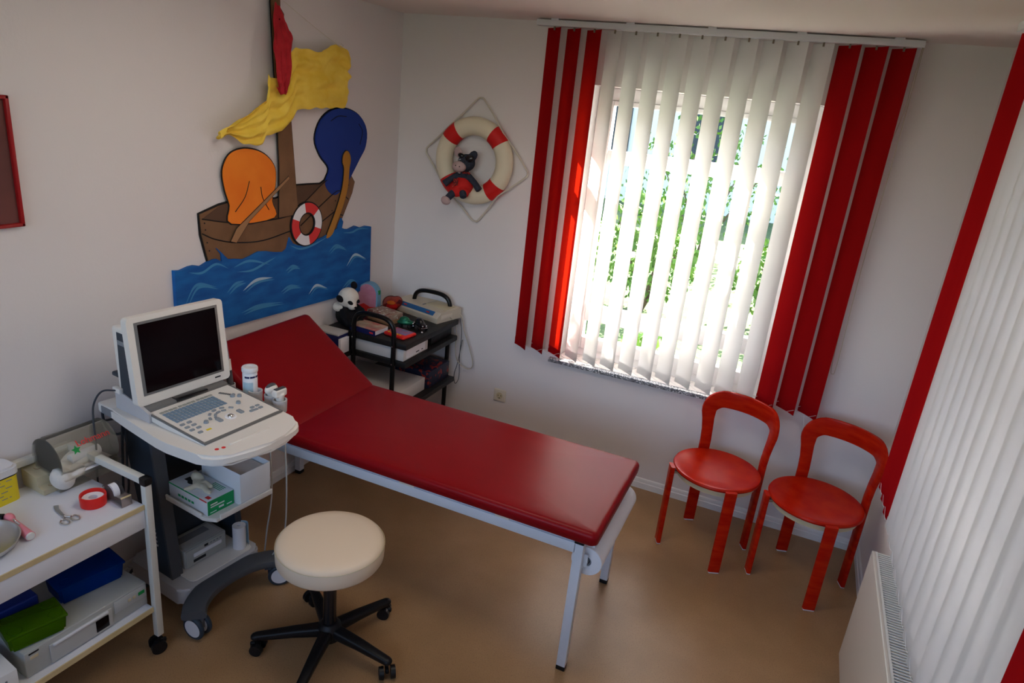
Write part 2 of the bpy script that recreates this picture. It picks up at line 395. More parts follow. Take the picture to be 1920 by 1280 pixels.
# ------------------------------------------------------------------ garden outside
struct('ground', MB().box(-25, 30, TH, 40, -0.45, -0.35).box(RW+TH, 30, -25, TH, -0.45, -0.35).box(-25, -TH, -25, TH, -0.45, -0.35), 'grass')
tag(MB().box(-3, 6.2, -9, YF-TH, -0.35, -0.30).build('pale_bounce_ground', 'stone'), None, None, kind='structure')  # unseen pale ground kept outside the added opening to bounce light indoors
tag(MB().box(RW+TH, 4.9, -8, 1.5, -0.35, -0.30).build('dark_bounce_ground', 'dark_ground'), None, None, kind='structure')  # unseen dark ground added to weaken bounce light on the right blind
def leaves(name, c, r, n, size, m, parent, seed):
    rnd = random.Random(seed); t = bmesh.new()
    for i in range(n):
        d = Vector((rnd.gauss(0, 1), rnd.gauss(0, 1), rnd.gauss(0, 1))).normalized() * (rnd.random() ** 0.4)
        p = Vector((c[0]+d.x*r[0], c[1]+d.y*r[1], c[2]+d.z*r[2]))
        q = Euler((rnd.random()*6, rnd.random()*6, rnd.random()*6)).to_matrix(); s = size*(0.6+0.8*rnd.random())
        vs = [t.verts.new(p + q @ Vector(k)*s) for k in ((-.5, 0, 0), (0, -.28, .05), (.5, 0, 0), (0, .28, .05))]
        t.faces.new(vs)
    b = MB(); b.add(t); return b.build(name, m, parent)
def bush(x, y, h, w, label, seed, n=1500, name='garden_bush', group='bushes in the garden'):
    t = thing(name, label, 'bush', (x, y, -0.35), 0, group)
    leaves('foliage', (0, 0, h*0.55), (w, w*0.8, h*0.5), n, 0.10, 'leaf', t, seed)
    st = MB()
    for k in range(6):
        a = k*1.05; st.tube([(0, 0, 0), (0.25*w*math.cos(a), 0.25*w*math.sin(a), h*0.35), (0.6*w*math.cos(a), 0.6*w*math.sin(a), h*0.75)], [0.03, 0.02, 0.008], 6)
    st.build('stems', 'bark', t); return t
for i, (x, y, h, w, l) in enumerate([(-1.2, 4.9, 1.3, 0.8, 'low green bush left of the lawn, seen behind the left red slats'), (0.6, 5.2, 1.5, 0.8, 'green bush beyond the lawn, seen between the left white slats'),
        (2.4, 5.4, 1.2, 0.8, 'green bush beyond the lawn, seen between the middle white slats'), (4.2, 5.3, 1.6, 0.8, 'tall bush beyond the lawn, seen at the right red slats'),
        (-2.6, 8.5, 2.6, 1.7, 'large bush at the back left of the garden'), (0.6, 9.5, 2.5, 1.7, 'large yellow green bush in the middle of the garden background'), (3.6, 9.0, 2.8, 1.7, 'large bush at the back right of the garden')]):
    bush(x, y, h, w, l, 20+i, 1400)
for i, (x, y, s) in enumerate([(1.2, 1.15, 0.16), (1.75, 1.05, 0.13), (2.2, 1.2, 0.15)]):
    b = MB(); b.ell((0, 0, 0.55*s), (s, s*0.8, s*0.6), (0.2*i, 0.1, i)); o = b.build('garden_stone', 'rock'); o.location = (x, y, -0.35)
    tag(o, ['grey boulder under the left half of the window outside', 'smaller grey boulder under the middle of the window outside', 'grey boulder under the right half of the window outside'][i], 'stone', 'stones in the flower bed')
for i, x in enumerate((0.75, 1.5, 2.5)):
    t = thing('flower_bed_plant', ['leafy plant in the bed below the left end of the window', 'leafy plant in the bed between the boulders', 'leafy plant in the bed below the right end of the window'][i], 'plant', (x, 0.95, -0.35), 0, 'plants under the window')
    leaves('foliage', (0, 0, 0.62), (0.24, 0.2, 0.45), 420, 0.08, 'leaf', t, 60+i)
    MB().tube([(0, 0, 0), (0.02, 0, 0.5), (0, 0, 0.9)], [0.012, 0.009, 0.004], 6).build('stem', 'bark', t)
t = thing('garden_tree', 'small leafy tree outside that dapples the sun on the white slats', 'tree', (3.15, 2.7, -0.35))
MB().tube([(0, 0, 0), (0.03, 0, 1.5), (-0.1, 0, 2.6), (-0.2, 0, 3.3)], [0.07, 0.055, 0.04, 0.02], 8).tube([(-0.05, 0, 2.4), (-0.5, 0.1, 3.1)], [0.03, 0.012], 6).tube([(0, 0, 2.3), (0.5, -0.1, 3.1)], [0.03, 0.012], 6).build('trunk', 'bark', t)
leaves('crown', (0.0, 0, 3.92), (0.85, 0.6, 0.52), 2600, 0.11, 'leaf', t, 5)
tag(MB().box(4.9, 5.1, -9, 1.2, -0.35, 3.6).build('sky_block_wall', 'rock'), 'unseen wall added outside the right window to block sky light', 'wall')  # added out of view to hold sky light off the right blind
t = thing('neighbour_house', 'pale rendered house with red tiled roof beyond the garden', 'house', (1.5, 17, -0.35))
MB().box(-7, 6, 0, 7, 0, 4.2).build('wall', 'house', t)
MB().prism([(-0.6, 4.1), (3.5, 7), (7.6, 4.1)], lambda u, v: (-7.4, u, v), (13.8, 0, 0)).build('roof', 'roof', t)
for x in (-5, -2, 1, 4): MB().box(x-0.6, x+0.6, -0.05, 0.02, 1.3, 2.7).build('window', 'usd', t)

# ------------------------------------------------------------------ unseen fill lamp added above the middle of the room
def emit(name, c, st):
    m = bpy.data.materials.new(name); m.use_nodes = True; t_ = m.node_tree; t_.nodes.clear()
    e = t_.nodes.new('ShaderNodeEmission'); e.inputs[0].default_value = (*c, 1); e.inputs[1].default_value = st
    o = t_.nodes.new('ShaderNodeOutputMaterial'); t_.links.new(e.outputs[0], o.inputs[0]); return m
t = thing('fill_lamp', 'flat fill lamp added above the room, out of view', 'lamp', (1.35, -1.82, H))
MB().box(-0.62, 0.62, -0.32, 0.32, -0.03, 0, 0.004).build('housing', 'alu', t)
MB().box(-0.58, 0.58, -0.28, 0.28, -0.045, -0.0305, 0.004).build('fill_panel', emit('fill_glow', (1.0, 0.90, 0.80), 1.7), t)  # glowing panel added to brighten the room

# ------------------------------------------------------------------ vertical blinds
def slat_mesh(L, wd=0.127, bulge=0.005):
    """curved fabric slat hanging down from z=0, width along x"""
    m = MB()
    def f(u, v):
        x = (u-0.5)*wd; return (x, bulge*(1-(2*u-1)**2), -L*v)
    m.grid(f, 8, 10)
    m.grid(lambda u, v: ((u-0.5)*wd, bulge*(1-(2*u-1)**2)-0.0012, -L+0.045-0.044*v), 8, 1)   # weight pocket
    return m
def blind(name, label, mx, n, x0, dx, ztop, zbot, ang, rng, seed, rail, bulge=0.005):
    t = thing(name, label, 'blind'); rnd = random.Random(seed)
    MB().box(rail[0], rail[1], -0.024, 0.024, 2.466, H-0.006, 0.002, mx=mx).build('headrail', 'alu', t)
    br = MB()
    for k in range(5):
        x = rail[0] + 0.1 + k*(rail[1]-rail[0]-0.2)/4; br.box(x-0.02, x+0.02, -0.026, 0.026, H-0.010, H, 0, mx=mx)
    br.build('bracket', 'alu', t)
    ch = MB()
    for k in range(n):
        x = x0 + k*dx; red = k < 3 or k >= n-3; a = ang(k) + rnd.uniform(-rng, rng)
        m = slat_mesh(ztop-zbot, bulge=bulge); R = mx @ Matrix.Translation((x, 0, ztop)) @ Matrix.Rotation(a, 4, 'Z') @ Matrix.Rotation(rnd.uniform(-0.002, 0.002), 4, 'Y')
        m.bm.transform(R); o = m.build('slat', 'slat_r' if red else 'slat_w', t)
        o['label'] = 'red fabric slat' if red else 'white fabric slat'
        MB().cyl((x, 0, 2.474), (x, 0, ztop-0.008), 0.0025, n=8, mx=mx).box(x-0.004, x+0.004, -0.003, 0.006, ztop-0.012, ztop+0.004, mx=mx).build('slat_hook', 'brass', t)
        if k:
            for sg in (-1, 1):
                c0 = Vector((x-dx+sg*0.055*math.cos(a), sg*0.055*math.sin(a), zbot+0.03)); c1 = Vector((x+sg*0.055*math.cos(a), sg*0.055*math.sin(a), zbot+0.03))
                mid = (c0+c1)/2 - Vector((0, 0, 0.022)); ch.tube([c0, mid, c1], 0.0009, 4, mx=mx, smooth=4)
    ch.build('bottom_chain', 'chain', t)
    return t
bl = blind('vertical_blind', 'vertical blind with red and white slats over the sunlit back window', Matrix.Translation((0, -0.10, 0)), 16, 0.963, 0.1066, 2.461, 0.728,
      lambda k: rad(-37-0.65*k), 0.03, 3, (0.87, 2.635))
cords = MB().tube([(2.628, -0.118, 2.48), (2.622, -0.118, 2.2), (2.60, -0.115, 2.0), (2.603, -0.11, 1.5), (2.61, -0.11, 1.05), (2.625, -0.11, 0.98), (2.633, -0.11, 1.05), (2.626, -0.11, 1.5), (2.632, -0.118, 2.0), (2.632, -0.118, 2.48)], 0.0018, 6, smooth=5)
cords.build('pull_cord', 'cableb', bl)
MB().tube([(2.545, -0.12, 0.74), (2.56, -0.13, 0.66), (2.55, -0.125, 0.56)], 0.0012, 6, smooth=5).build('loose_chain', 'chain', bl)
blind('vertical_blind', 'nearly closed vertical blind of white slats above the radiator on the right wall', axes((2.865, 0, 0), (0, -1, 0), (1, 0, 0)), 18, 0.775, 0.1075, 2.461, 0.728,
      lambda k: rad(8), 0.012, 9, (0.70, 2.68), 0.0015)

# ------------------------------------------------------------------ radiator
t = thing('radiator', 'cream panel radiator with slotted top under the right window', 'radiator', (2.85, -0.985, 0))
MB().box(0, 0.014, -1.75, 0, 0.08, 0.588, 0.004, 3).build('front_panel', 'radi', t)
MB().box(0.085, 0.099, -1.75, 0, 0.08, 0.585, 0.003).build('rear_panel', 'radi', t)
MB().box(0.012, 0.087, -0.004, 0, 0.08, 0.585).box(0.012, 0.087, -1.75, -1.746, 0.08, 0.585).build('side_panel', 'radi', t)
g = MB().box(0.012, 0.020, -1.75, 0, 0.580, 0.587).box(0.080, 0.088, -1.75, 0, 0.580, 0.587).box(0.012, 0.088, -0.74, -0.728, 0.580, 0.588)
for k in range(125): g.box(0.018, 0.082, -0.004-k*0.014-0.005, -0.004-k*0.014, 0.581, 0.586)
g.build('top_grille', 'radip', t)
MB().box(0.020, 0.080, -1.74, -0.01, 0.30, 0.31).build('convector', 'dark', t)
MB().cyl((0.05, -0.08, 0), (0.05, -0.08, 0.09), 0.009, n=12).cyl((0.05, -0.13, 0), (0.05, -0.13, 0.09), 0.009, n=12).box(0.094, 0.1245, -0.3, -0.26, 0.2, 0.5).box(0.094, 0.1245, -1.5, -1.46, 0.2, 0.5).build('pipe', 'trim', t)

# ------------------------------------------------------------------ socket
t = thing('wall_socket', 'cream round-pin wall socket on the back wall beside the black trolley', 'socket', (0.829, 0, 0.345))
MB().box(-0.041, 0.041, -0.012, 0, -0.041, 0.041, 0.006, 3).build('cover_plate', 'sock', t)
MB().lathe([(0.0205, 0.0145), (0.0215, 0.0145), (0.0215, 0), (0.0205, 0), (0.0205, 0.0145)], mx=Matrix.Rotation(PI/2, 4, 'X')).lathe([(0, 0.0122), (0.0205, 0.0122)], mx=Matrix.Rotation(PI/2, 4, 'X')).build('socket_well', 'creamp', t)
MB().cyl((-0.0095, -0.011, 0), (-0.0095, -0.0128, 0), 0.003, n=12).cyl((0.0095, -0.011, 0), (0.0095, -0.0128, 0), 0.003, n=12).box(-0.003, 0.003, -0.0135, -0.011, -0.020, -0.014).build('pin_hole', 'dark', t)

# ------------------------------------------------------------------ picture frame on the left wall
t = thing('wall_picture', 'red framed brown picture on the left wall, cut by the photo edge', 'picture', (0, -2.62, 1.54))
w_, h_ = 0.775, 0.405
f = MB().box(0, 0.02, w_/2-0.012, w_/2, 0, h_, 0.003).box(0, 0.02, -w_/2, -w_/2+0.012, 0, h_, 0.003).box(0, 0.02, -w_/2, w_/2, 0, 0.012, 0.003).box(0, 0.02, -w_/2, w_/2, h_-0.012, h_, 0.003)
f.build('rim', 'framer', t)
MB().box(0.002, 0.008, -w_/2+0.01, w_/2-0.01, 0.01, h_-0.01).build('print', 'print', t)
#@@PART2
# ------------------------------------------------------------------ wall decoration: ship and sea cut-outs
def offs(P, d):
    n = len(P); A = sum(P[i][0]*P[(i+1) % n][1]-P[(i+1) % n][0]*P[i][1] for i in range(n)); sg = 1 if A > 0 else -1; out = []
    for i in range(n):
        a = Vector(P[i-1]); b = Vector(P[i]); c = Vector(P[(i+1) % n]); e1 = (b-a).normalized(); e2 = (c-b).normalized()
        nn = Vector((e1.y+e2.y, -(e1.x+e2.x)))
        nn = nn.normalized() if nn.length > 1e-6 else Vector((e1.y, -e1.x))
        out.append(tuple(b + nn*sg*d))
    return out
def rounded(P, k=4): return [(p.x, p.y) for p in spline([Vector((a, b, 0)) for a, b in P], k, True)]
def board(name, P, x0, x1, m, parent, k=0):
    if k: P = rounded(P, k)
    return MB().prism(P, lambda u, v: (x0, u, v), (x1-x0, 0, 0)).build(name, m, parent)
def stroke(name, lines, x, r, m, parent):
    b = MB()
    for L in lines: b.tube([(x, u, v) for u, v in L], r, 6, smooth=5)
    return b.build(name, m, parent)

SEA = [(-1.669, 1.29), (-1.636, 1.285), (-1.592, 1.294), (-1.564, 1.295), (-1.529, 1.285), (-1.492, 1.298), (-1.47, 1.306), (-1.448, 1.306), (-1.418, 1.289), (-1.42, 1.323), (-1.445, 1.353), (-1.416, 1.328), (-1.38, 1.293), (-1.341, 1.289), (-1.293, 1.279), (-1.242, 1.289), (-1.195, 1.301), (-1.138, 1.294), (-1.085, 1.281), (-1.029, 1.273), (-1.0, 1.286), (-0.98, 1.34), (-0.956, 1.307), (-0.922, 1.292), (-0.872, 1.281), (-0.82, 1.288), (-0.767, 1.302), (-0.724, 1.307), (-0.668, 1.322), (-0.6, 1.339), (-0.566, 1.394), (-0.548, 1.37), (-0.559, 1.338), (-0.529, 1.327), (-0.492, 1.322), (-0.431, 1.334), (-0.38, 1.317), (-0.328, 1.322), (-0.281, 1.313), (-0.275, 0.935), (-1.67, 0.985)]
t = thing('sea_board', 'blue painted sea board with white wave strokes on the left wall', 'wall decoration', (0, 0, 0))
board('board', SEA, 0.001, 0.018, 'sea', t)
wv = [(-1.299, 1.129), (-1.213, 1.161), (-1.101, 1.157)], [(-1.395, 1.14), (-1.346, 1.168), (-1.289, 1.176)], [(-0.836, 1.016), (-0.776, 1.049), (-0.681, 1.018)], [(-0.511, 1.114), (-0.437, 1.165), (-0.325, 1.127)], [(-0.672, 1.22), (-0.61, 1.244), (-0.52, 1.216)], [(-1.629, 1.13), (-1.563, 1.205), (-1.455, 1.18)], [(-1.047, 1.071), (-0.984, 1.086), (-0.903, 1.074)], [(-1.012, 1.172), (-0.963, 1.187), (-0.913, 1.179)], [(-1.312, 1.024), (-1.2, 1.032), (-1.034, 1.016)], [(-0.55, 0.988), (-0.483, 1.019), (-0.419, 1.011)]
def wave(b, L, wmax, x=0.0182, dz=0):
    P = spline([Vector((0, u, v+dz)) for u, v in L], 8); n = len(P)
    top = [(p.y, p.z + wmax*math.sin(PI*i/(n-1))) for i, p in enumerate(P)]; bot = [(p.y, p.z - wmax*0.35*math.sin(PI*i/(n-1))) for i, p in enumerate(P)][1:-1]
    b.prism(top + bot[::-1], lambda u, v: (x, u, v), (0.0006, 0, 0))
b = MB(); b2 = MB()
for i, L in enumerate(wv):
    wave(b if i in (0, 2, 3) else b2, L, 0.011 if i in (0, 2, 3) else 0.010)
    wave(b2, [(u+0.012, v-0.012) for u, v in L], 0.010, 0.0180)
b.build('white_foam', 'foam', t)
for L in ([(-1.60, 1.27), (-1.53, 1.255), (-1.45, 1.28), (-1.38, 1.25)], [(-1.35, 1.25), (-1.25, 1.262), (-1.12, 1.225)], [(-1.33, 1.225), (-1.24, 1.215), (-1.15, 1.235), (-1.08, 1.255)], [(-0.98, 1.30), (-0.90, 1.268), (-0.80, 1.275), (-0.68, 1.305)], [(-0.55, 1.31), (-0.47, 1.30), (-0.40, 1.312), (-0.30, 1.302)]):
    wave(b2, L, 0.009, 0.0181)
b2.build('blue_swell', 'foaml', t)

HULL = [(-1.519, 1.506), (-1.413, 1.533), (-1.313, 1.548), (-1.061, 1.534), (-0.93, 1.563), (-0.92, 1.589), (-0.831, 1.587), (-0.732, 1.584), (-0.684, 1.605), (-0.584, 1.653), (-0.528, 1.693), (-0.503, 1.642), (-0.443, 1.578), (-0.463, 1.524), (-0.549, 1.392), (-0.611, 1.303), (-0.83, 1.247), (-1.121, 1.257), (-1.277, 1.243), (-1.388, 1.261), (-1.481, 1.288), (-1.514, 1.418)]
SHEER = [(-1.509, 1.486), (-1.348, 1.454), (-1.152, 1.439), (-0.969, 1.449), (-0.86, 1.505), (-0.748, 1.571), (-0.684, 1.605)]
MAST = [(-1.088, 2.44), (-1.028, 2.45), (-1.029, 2.371), (-1.005, 2.348), (-1.010, 2.305), (-1.003, 2.22), (-0.968, 1.943), (-0.940, 1.674), (-0.914, 1.45), (-1.050, 1.445), (-1.043, 1.678), (-1.052, 1.854), (-1.067, 2.1), (-1.082, 2.342)]
t = thing('ship_board', 'brown painted wooden ship cut-out with mast on the left wall', 'wall decoration', (0, 0, 0))
board('backing', offs(HULL, 0.008), 0.001, 0.006, 'outline', t)
board('hull', HULL, 0.006, 0.011, 'hull', t)
board('deck_interior', SHEER + [(-0.732, 1.584), (-0.831, 1.587), (-0.92, 1.589), (-0.93, 1.563), (-1.061, 1.534), (-1.313, 1.548), (-1.413, 1.533)], 0.0112, 0.0122, 'hulld', t)
board('mast_backing', offs(MAST, 0.006), 0.0125, 0.0145, 'outline', t)
board('mast', MAST, 0.0145, 0.018, 'hull', t)
stroke('plank_line', [SHEER, [(-1.513, 1.424), (-1.443, 1.391), (-1.321, 1.36), (-1.155, 1.347), (-0.97, 1.369)], [(-0.891, 1.387), (-0.736, 1.474), (-0.616, 1.535), (-0.57, 1.542)], [(-0.724, 1.389), (-0.614, 1.435)], [(-0.56, 1.53), (-0.50, 1.49)], [(-0.60, 1.42), (-0.545, 1.405)]], 0.0118, 0.0028, 'outline', t)
b = MB()
for y, z in ((-1.497, 1.467), (-1.494, 1.438), (-1.488, 1.382), (-1.478, 1.345), (-0.582, 1.62), (-0.580, 1.585), (-0.592, 1.540), (-0.612, 1.49), (-0.64, 1.44), (-0.497, 1.60), (-0.500, 1.566), (-0.527, 1.50), (-0.545, 1.46)):
    b.cyl((0.011, y, z), (0.0122, y, z), 0.0035, n=10)
b.build('rivet', 'outline', t)
PR = [(-0.53, 1.75), (-0.505, 1.735), (-0.492, 1.70), (-0.503, 1.655), (-0.513, 1.56), (-0.555, 1.455), (-0.607, 1.37), (-0.645, 1.312), (-0.695, 1.30), (-0.655, 1.37), (-0.605, 1.455), (-0.560, 1.56), (-0.548, 1.655), (-0.562, 1.69), (-0.556, 1.73)]
board('prow_post_backing', offs(PR, 0.004), 0.0125, 0.0165, 'outline', t, 3)
board('prow_post', PR, 0.0165, 0.019, 'ochre', t, 3)
# plain rounded cargo in place of the two passengers
SACK = [(-1.352, 1.45), (-1.358, 1.53), (-1.382, 1.60), (-1.392, 1.68), (-1.355, 1.745), (-1.285, 1.770), (-1.20, 1.765), (-1.125, 1.735), (-1.075, 1.68), (-1.075, 1.60), (-1.098, 1.53), (-1.085, 1.45)]
board('cargo_sack_backing', offs(rounded(SACK), 0.006), 0.0123, 0.0150, 'outline', t)
board('cargo_sack', SACK, 0.0150, 0.0180, 'orange', t, 4)
BAG = [(-0.70, 1.58), (-0.665, 1.66), (-0.735, 1.73), (-0.775, 1.81), (-0.735, 1.90), (-0.64, 1.955), (-0.52, 1.962), (-0.41, 1.93), (-0.345, 1.86), (-0.350, 1.77), (-0.405, 1.70), (-0.455, 1.64), (-0.52, 1.57), (-0.62, 1.52)]
board('cargo_bag_backing', offs(rounded(BAG), 0.006), 0.0005, 0.0050, 'outline', t)
board('cargo_bag', BAG, 0.0050, 0.0125, 'blue', t, 4)
stroke('cargo_fold_line', [[(-1.33, 1.50), (-1.27, 1.56), (-1.24, 1.63)], [(-1.12, 1.49), (-1.16, 1.55), (-1.17, 1.60)]], 0.0180, 0.0022, 'outline', t)
stroke('cargo_bag_fold_line', [[(-0.42, 1.89), (-0.385, 1.85), (-0.405, 1.78)], [(-0.66, 1.90), (-0.60, 1.925), (-0.53, 1.925)]], 0.0125, 0.0022, 'outline', t)
MB().prism([(-0.985, 1.638), (-1.255, 1.468), (-1.325, 1.425), (-1.362, 1.372), (-1.330, 1.362), (-1.290, 1.405), (-1.243, 1.455), (-0.978, 1.628)], lambda u, v: (0.0182, u, v), (0.002, 0, 0)).build('oar', 'kraft', t)
ol = MB().prism(offs([(-0.985, 1.638), (-1.255, 1.468), (-1.325, 1.425), (-1.362, 1.372), (-1.330, 1.362), (-1.290, 1.405), (-1.243, 1.455), (-0.978, 1.628)], 0.003), lambda u, v: (0.0180, u, v), (0.001, 0, 0)); ol.build('oar_outline', 'outline', t)
cy, cz = -0.85, 1.392
def sector(a0, a1, ro, ri): 
    A = [a0+(a1-a0)*i/10 for i in range(11)]
    return [(cy+ro*1.0*math.cos(a), cz+ro*0.95*math.sin(a)) for a in A] + [(cy+ri*math.cos(a), cz+ri*0.95*math.sin(a)) for a in A[::-1]]
b = MB()
for i in range(6): b.prism(sector(i*PI/3, (i+1)*PI/3, 0.121, 0.056), lambda u, v: (0.0120, u, v), (0.008, 0, 0))
b.build('painted_ring_outline', 'outline', t)
for i in range(6):
    sg_ = MB().prism(sector(rad(-20)+i*PI/3+0.0, rad(-20)+(i+1)*PI/3, 0.114, 0.063), lambda u, v: (0.0200, u, v), (0.0015, 0, 0))
    sg_.build('red_ring_segment' if i % 2 else 'white_ring_segment', 'redt' if i % 2 else 'paper', t)

def resamp(P, n):
    P = [Vector((0, a, b)) for a, b in P]; L = [0]
    for a, b_ in zip(P, P[1:]): L.append(L[-1]+(b_-a).length)
    out = []
    for i in range(n+1):
        d = L[-1]*i/n; k = max(j for j in range(len(L)) if L[j] <= d+1e-9); k = min(k, len(P)-2)
        u = (d-L[k])/(L[k+1]-L[k]); out.append(P[k].lerp(P[k+1], u))
    return out
def cloth(name, label, top, bot, m, nu, nv, fold, x0, lift):
    T = resamp(top, nu); B_ = resamp(bot, nu)
    def f(u, v):
        i = min(nu, int(round(u*nu))); a = T[i]; c = B_[i]; p = a.lerp(c, v)
        x = x0 + lift(u, v) + fold*(math.sin(v*17+2.2*math.sin(u*7)) + 0.6*math.sin(v*31+u*9+1) + 0.5*math.sin(u*23+v*5))
        return (max(x, x0*0.6), p.y + 0.003*math.sin(v*40), p.z + 0.003*math.sin(u*60+v*9))
    o = MB().grid(f, nu, nv, 0.0012).build(name, m, None, 80); return o
o = cloth('cloth_sail', '', [(-1.443, 1.845), (-1.28, 1.925), (-1.171, 1.99), (-1.164, 2.077), (-1.10, 2.082), (-1.055, 2.15), (-1.011, 2.214), (-0.952, 2.218), (-0.8, 2.214), (-0.722, 2.254), (-0.643, 2.263), (-0.58, 2.245), (-0.553, 2.208)],
      [(-1.430, 1.812), (-1.385, 1.838), (-1.32, 1.800), (-1.25, 1.79), (-1.193, 1.795), (-1.172, 1.831), (-1.069, 1.854), (-1.0, 1.895), (-0.973, 1.948), (-0.855, 1.961), (-0.719, 1.963), (-0.573, 1.969)], 'sail', 64, 40, 0.0055, 0.038, lambda u, v: 0.022*math.sin(PI*min(1, u*1.1)) + 0.015*(1-v) + 0.006*math.sin(v*26+3*math.sin(u*4)) + 0.012*math.exp(-((u-0.56+0.16*v)/0.03)**2))
tag(o, 'crumpled yellow cloth sail draped over the ship mast', 'cloth sail')
o = cloth('cloth_pennant', '', [(-1.100, 2.385), (-1.137, 2.20), (-1.139, 2.06), (-1.136, 2.025), (-1.122, 2.012)], [(-1.070, 2.370), (-1.003, 2.258), (-1.040, 2.17), (-1.062, 2.07), (-1.090, 2.016)], 'penn', 40, 16, 0.0035, 0.088, lambda u, v: 0.012*u-0.06*(1-u)**2)
tag(o, 'red cloth pennant hanging from the top of the ship mast', 'pennant')
o = MB().tube([(0.03, -1.02, 2.40), (0.05, -0.83, 2.318), (0.06, -0.66, 2.255)], 0.0012, 5, smooth=4).tube([(0.058, -0.672, 2.262), (0.066, -0.655, 2.25), (0.068, -0.64, 2.262), (0.060, -0.65, 2.27)], 0.0014, 5).build('sail_string', 'ropew')
tag(o, 'thin string from the mast top to the yellow sail corner', 'string')

# ------------------------------------------------------------------ lifebuoy and plush donkey
RX, RZ_ = 0.540, 1.745
t = thing('lifebuoy', 'cream lifebuoy with four red bands and rope on the back wall', 'lifebuoy', (RX, -0.048, RZ_))
mx = Matrix.Rotation(PI/2, 4, 'X')
def torus(b, R, r, a0, a1, n=64, sq=0.85, e=0):
    def f(u, v):
        a = a0+(a1-a0)*u; c = v*2*PI; return ((R+(r+e)*math.cos(c))*math.cos(a), (r+e)*sq*math.sin(c), (R+(r+e)*math.cos(c))*math.sin(a))
    b.grid(f, n, 24); return b
torus(MB(), 0.192, 0.051, 0, 2*PI).build('ring', 'ring', t, 60)
for k in range(4):
    a = PI/4+k*PI/2; torus(MB(), 0.192, 0.051, a-0.20, a+0.20, 12, 0.85, 0.0022).build('red_band', 'ringr', t, 60)
pk = [(0.0, 0.335), (-0.325, 0.02), (0.02, -0.335), (0.315, -0.03)]
b = MB()
for (px_, pz_), a in zip(pk, (PI/2, PI, 1.5*PI, 0)):
    e0 = (0.243*math.cos(a-PI/4), 0.243*math.sin(a-PI/4)); e1 = (0.243*math.cos(a+PI/4), 0.243*math.sin(a+PI/4))
    d = Vector((math.cos(a+PI/2), math.sin(a+PI/2)))*0.022
    b.tube([(e0[0], -0.01, e0[1]), (0.45*e0[0]+0.55*px_-d.x*0.6, 0.020, 0.45*e0[1]+0.55*pz_-d.y*0.6), (px_-d.x, 0.030, pz_-d.y), (px_+math.cos(a)*0.008, 0.034, pz_+math.sin(a)*0.008), (px_+d.x, 0.030, pz_+d.y), (0.45*e1[0]+0.55*px_+d.x*0.6, 0.020, 0.45*e1[1]+0.55*pz_+d.y*0.6), (e1[0], -0.01, e1[1])], 0.0052, 8, smooth=6)
b.build('rope', 'ropew', t)
MB().cyl((0, 0.048, 0.340), (0, 0.030, 0.340), 0.003, n=8).build('nail', 'steel', t)

t = thing('plush_donkey', 'dark plush donkey in red dungarees sitting in the lifebuoy', 'soft toy', (0.505, -0.085, 1.56))
b = MB().ell((0, 0, 0.055), (0.048, 0.042, 0.062)).ell((0.010, -0.005, 0.175), (0.052, 0.046, 0.048)).ell((0, 0, 0.12), (0.024, 0.024, 0.04))
b.tube([(-0.03, -0.01, 0.105), (-0.07, -0.035, 0.075), (-0.10, -0.05, 0.045)], [0.019, 0.018, 0.022], 12).tube([(0.03, -0.01, 0.105), (0.075, -0.02, 0.075), (0.115, -0.025, 0.035)], [0.019, 0.018, 0.020], 12)
b.tube([(-0.02, -0.02, 0.015), (-0.035, -0.065, 0.0), (-0.055, -0.085, -0.03)], [0.025, 0.022, 0.020], 12).tube([(0.02, -0.02, 0.015), (0.03, -0.06, 0.01), (0.042, -0.075, -0.01)], [0.025, 0.022, 0.020], 12)
b.ell((0.045, 0.0, 0.215), (0.026, 0.010, 0.036), (0, 0.7, 0))
soften(b.build('body', 'plushd', t), 0.005, 4)
soften(MB().ell((-0.014, -0.045, 0.152), (0.044, 0.030, 0.031)).build('muzzle', 'plushp', t), 0.005, 2)
soften(MB().ell((-0.058, -0.096, -0.040), (0.031, 0.018, 0.025), (0, 0.3, 0)).build('foot_sole', 'plushp', t), 0.005, 2)
b = MB().ell((-0.045, -0.005, 0.225), (0.026, 0.008, 0.034), (0, -0.6, 0)); soften(b.build('ear', 'plushp', t), 0.004, 2)
b = MB().ell((0, -0.006, 0.045), (0.060, 0.050, 0.056)).ell((-0.022, -0.045, 0.012), (0.036, 0.030, 0.032)).ell((0.024, -0.042, 0.012), (0.034, 0.030, 0.032))
soften(b.build('dungarees', 'redcl', t), 0.005, 4)
MB().box(-0.038, -0.008, -0.0585, -0.052, 0.045, 0.085, 0.002).build('tartan_patch', 'tartan', t)
MB().tube([(0.0, -0.02, 0.118), (0.025, -0.035, 0.123), (0.045, -0.02, 0.118)], 0.006, 8, smooth=4).build('scarf', 'tartan', t)
MB().ell((-0.012, -0.040, 0.188), (0.009, 0.006, 0.007)).ell((0.020, -0.042, 0.183), (0.009, 0.006, 0.007)).build('eye', 'paper', t)
MB().ell((-0.012, -0.0455, 0.187), (0.004, 0.002, 0.005)).ell((0.020, -0.0475, 0.182), (0.004, 0.002, 0.005)).ell((-0.022, -0.073, 0.158), (0.004, 0.002, 0.003)).ell((0.002, -0.073, 0.155), (0.004, 0.002, 0.003)).build('pupil', 'black', t)
MB().ell((0.040, -0.034, 0.200), (0.030, 0.014, 0.020), (0, -0.3, 0)).ell((-0.012, -0.032, 0.212), (0.022, 0.014, 0.014), (0, 0.3, 0)).build('goggles', 'blackg', t)

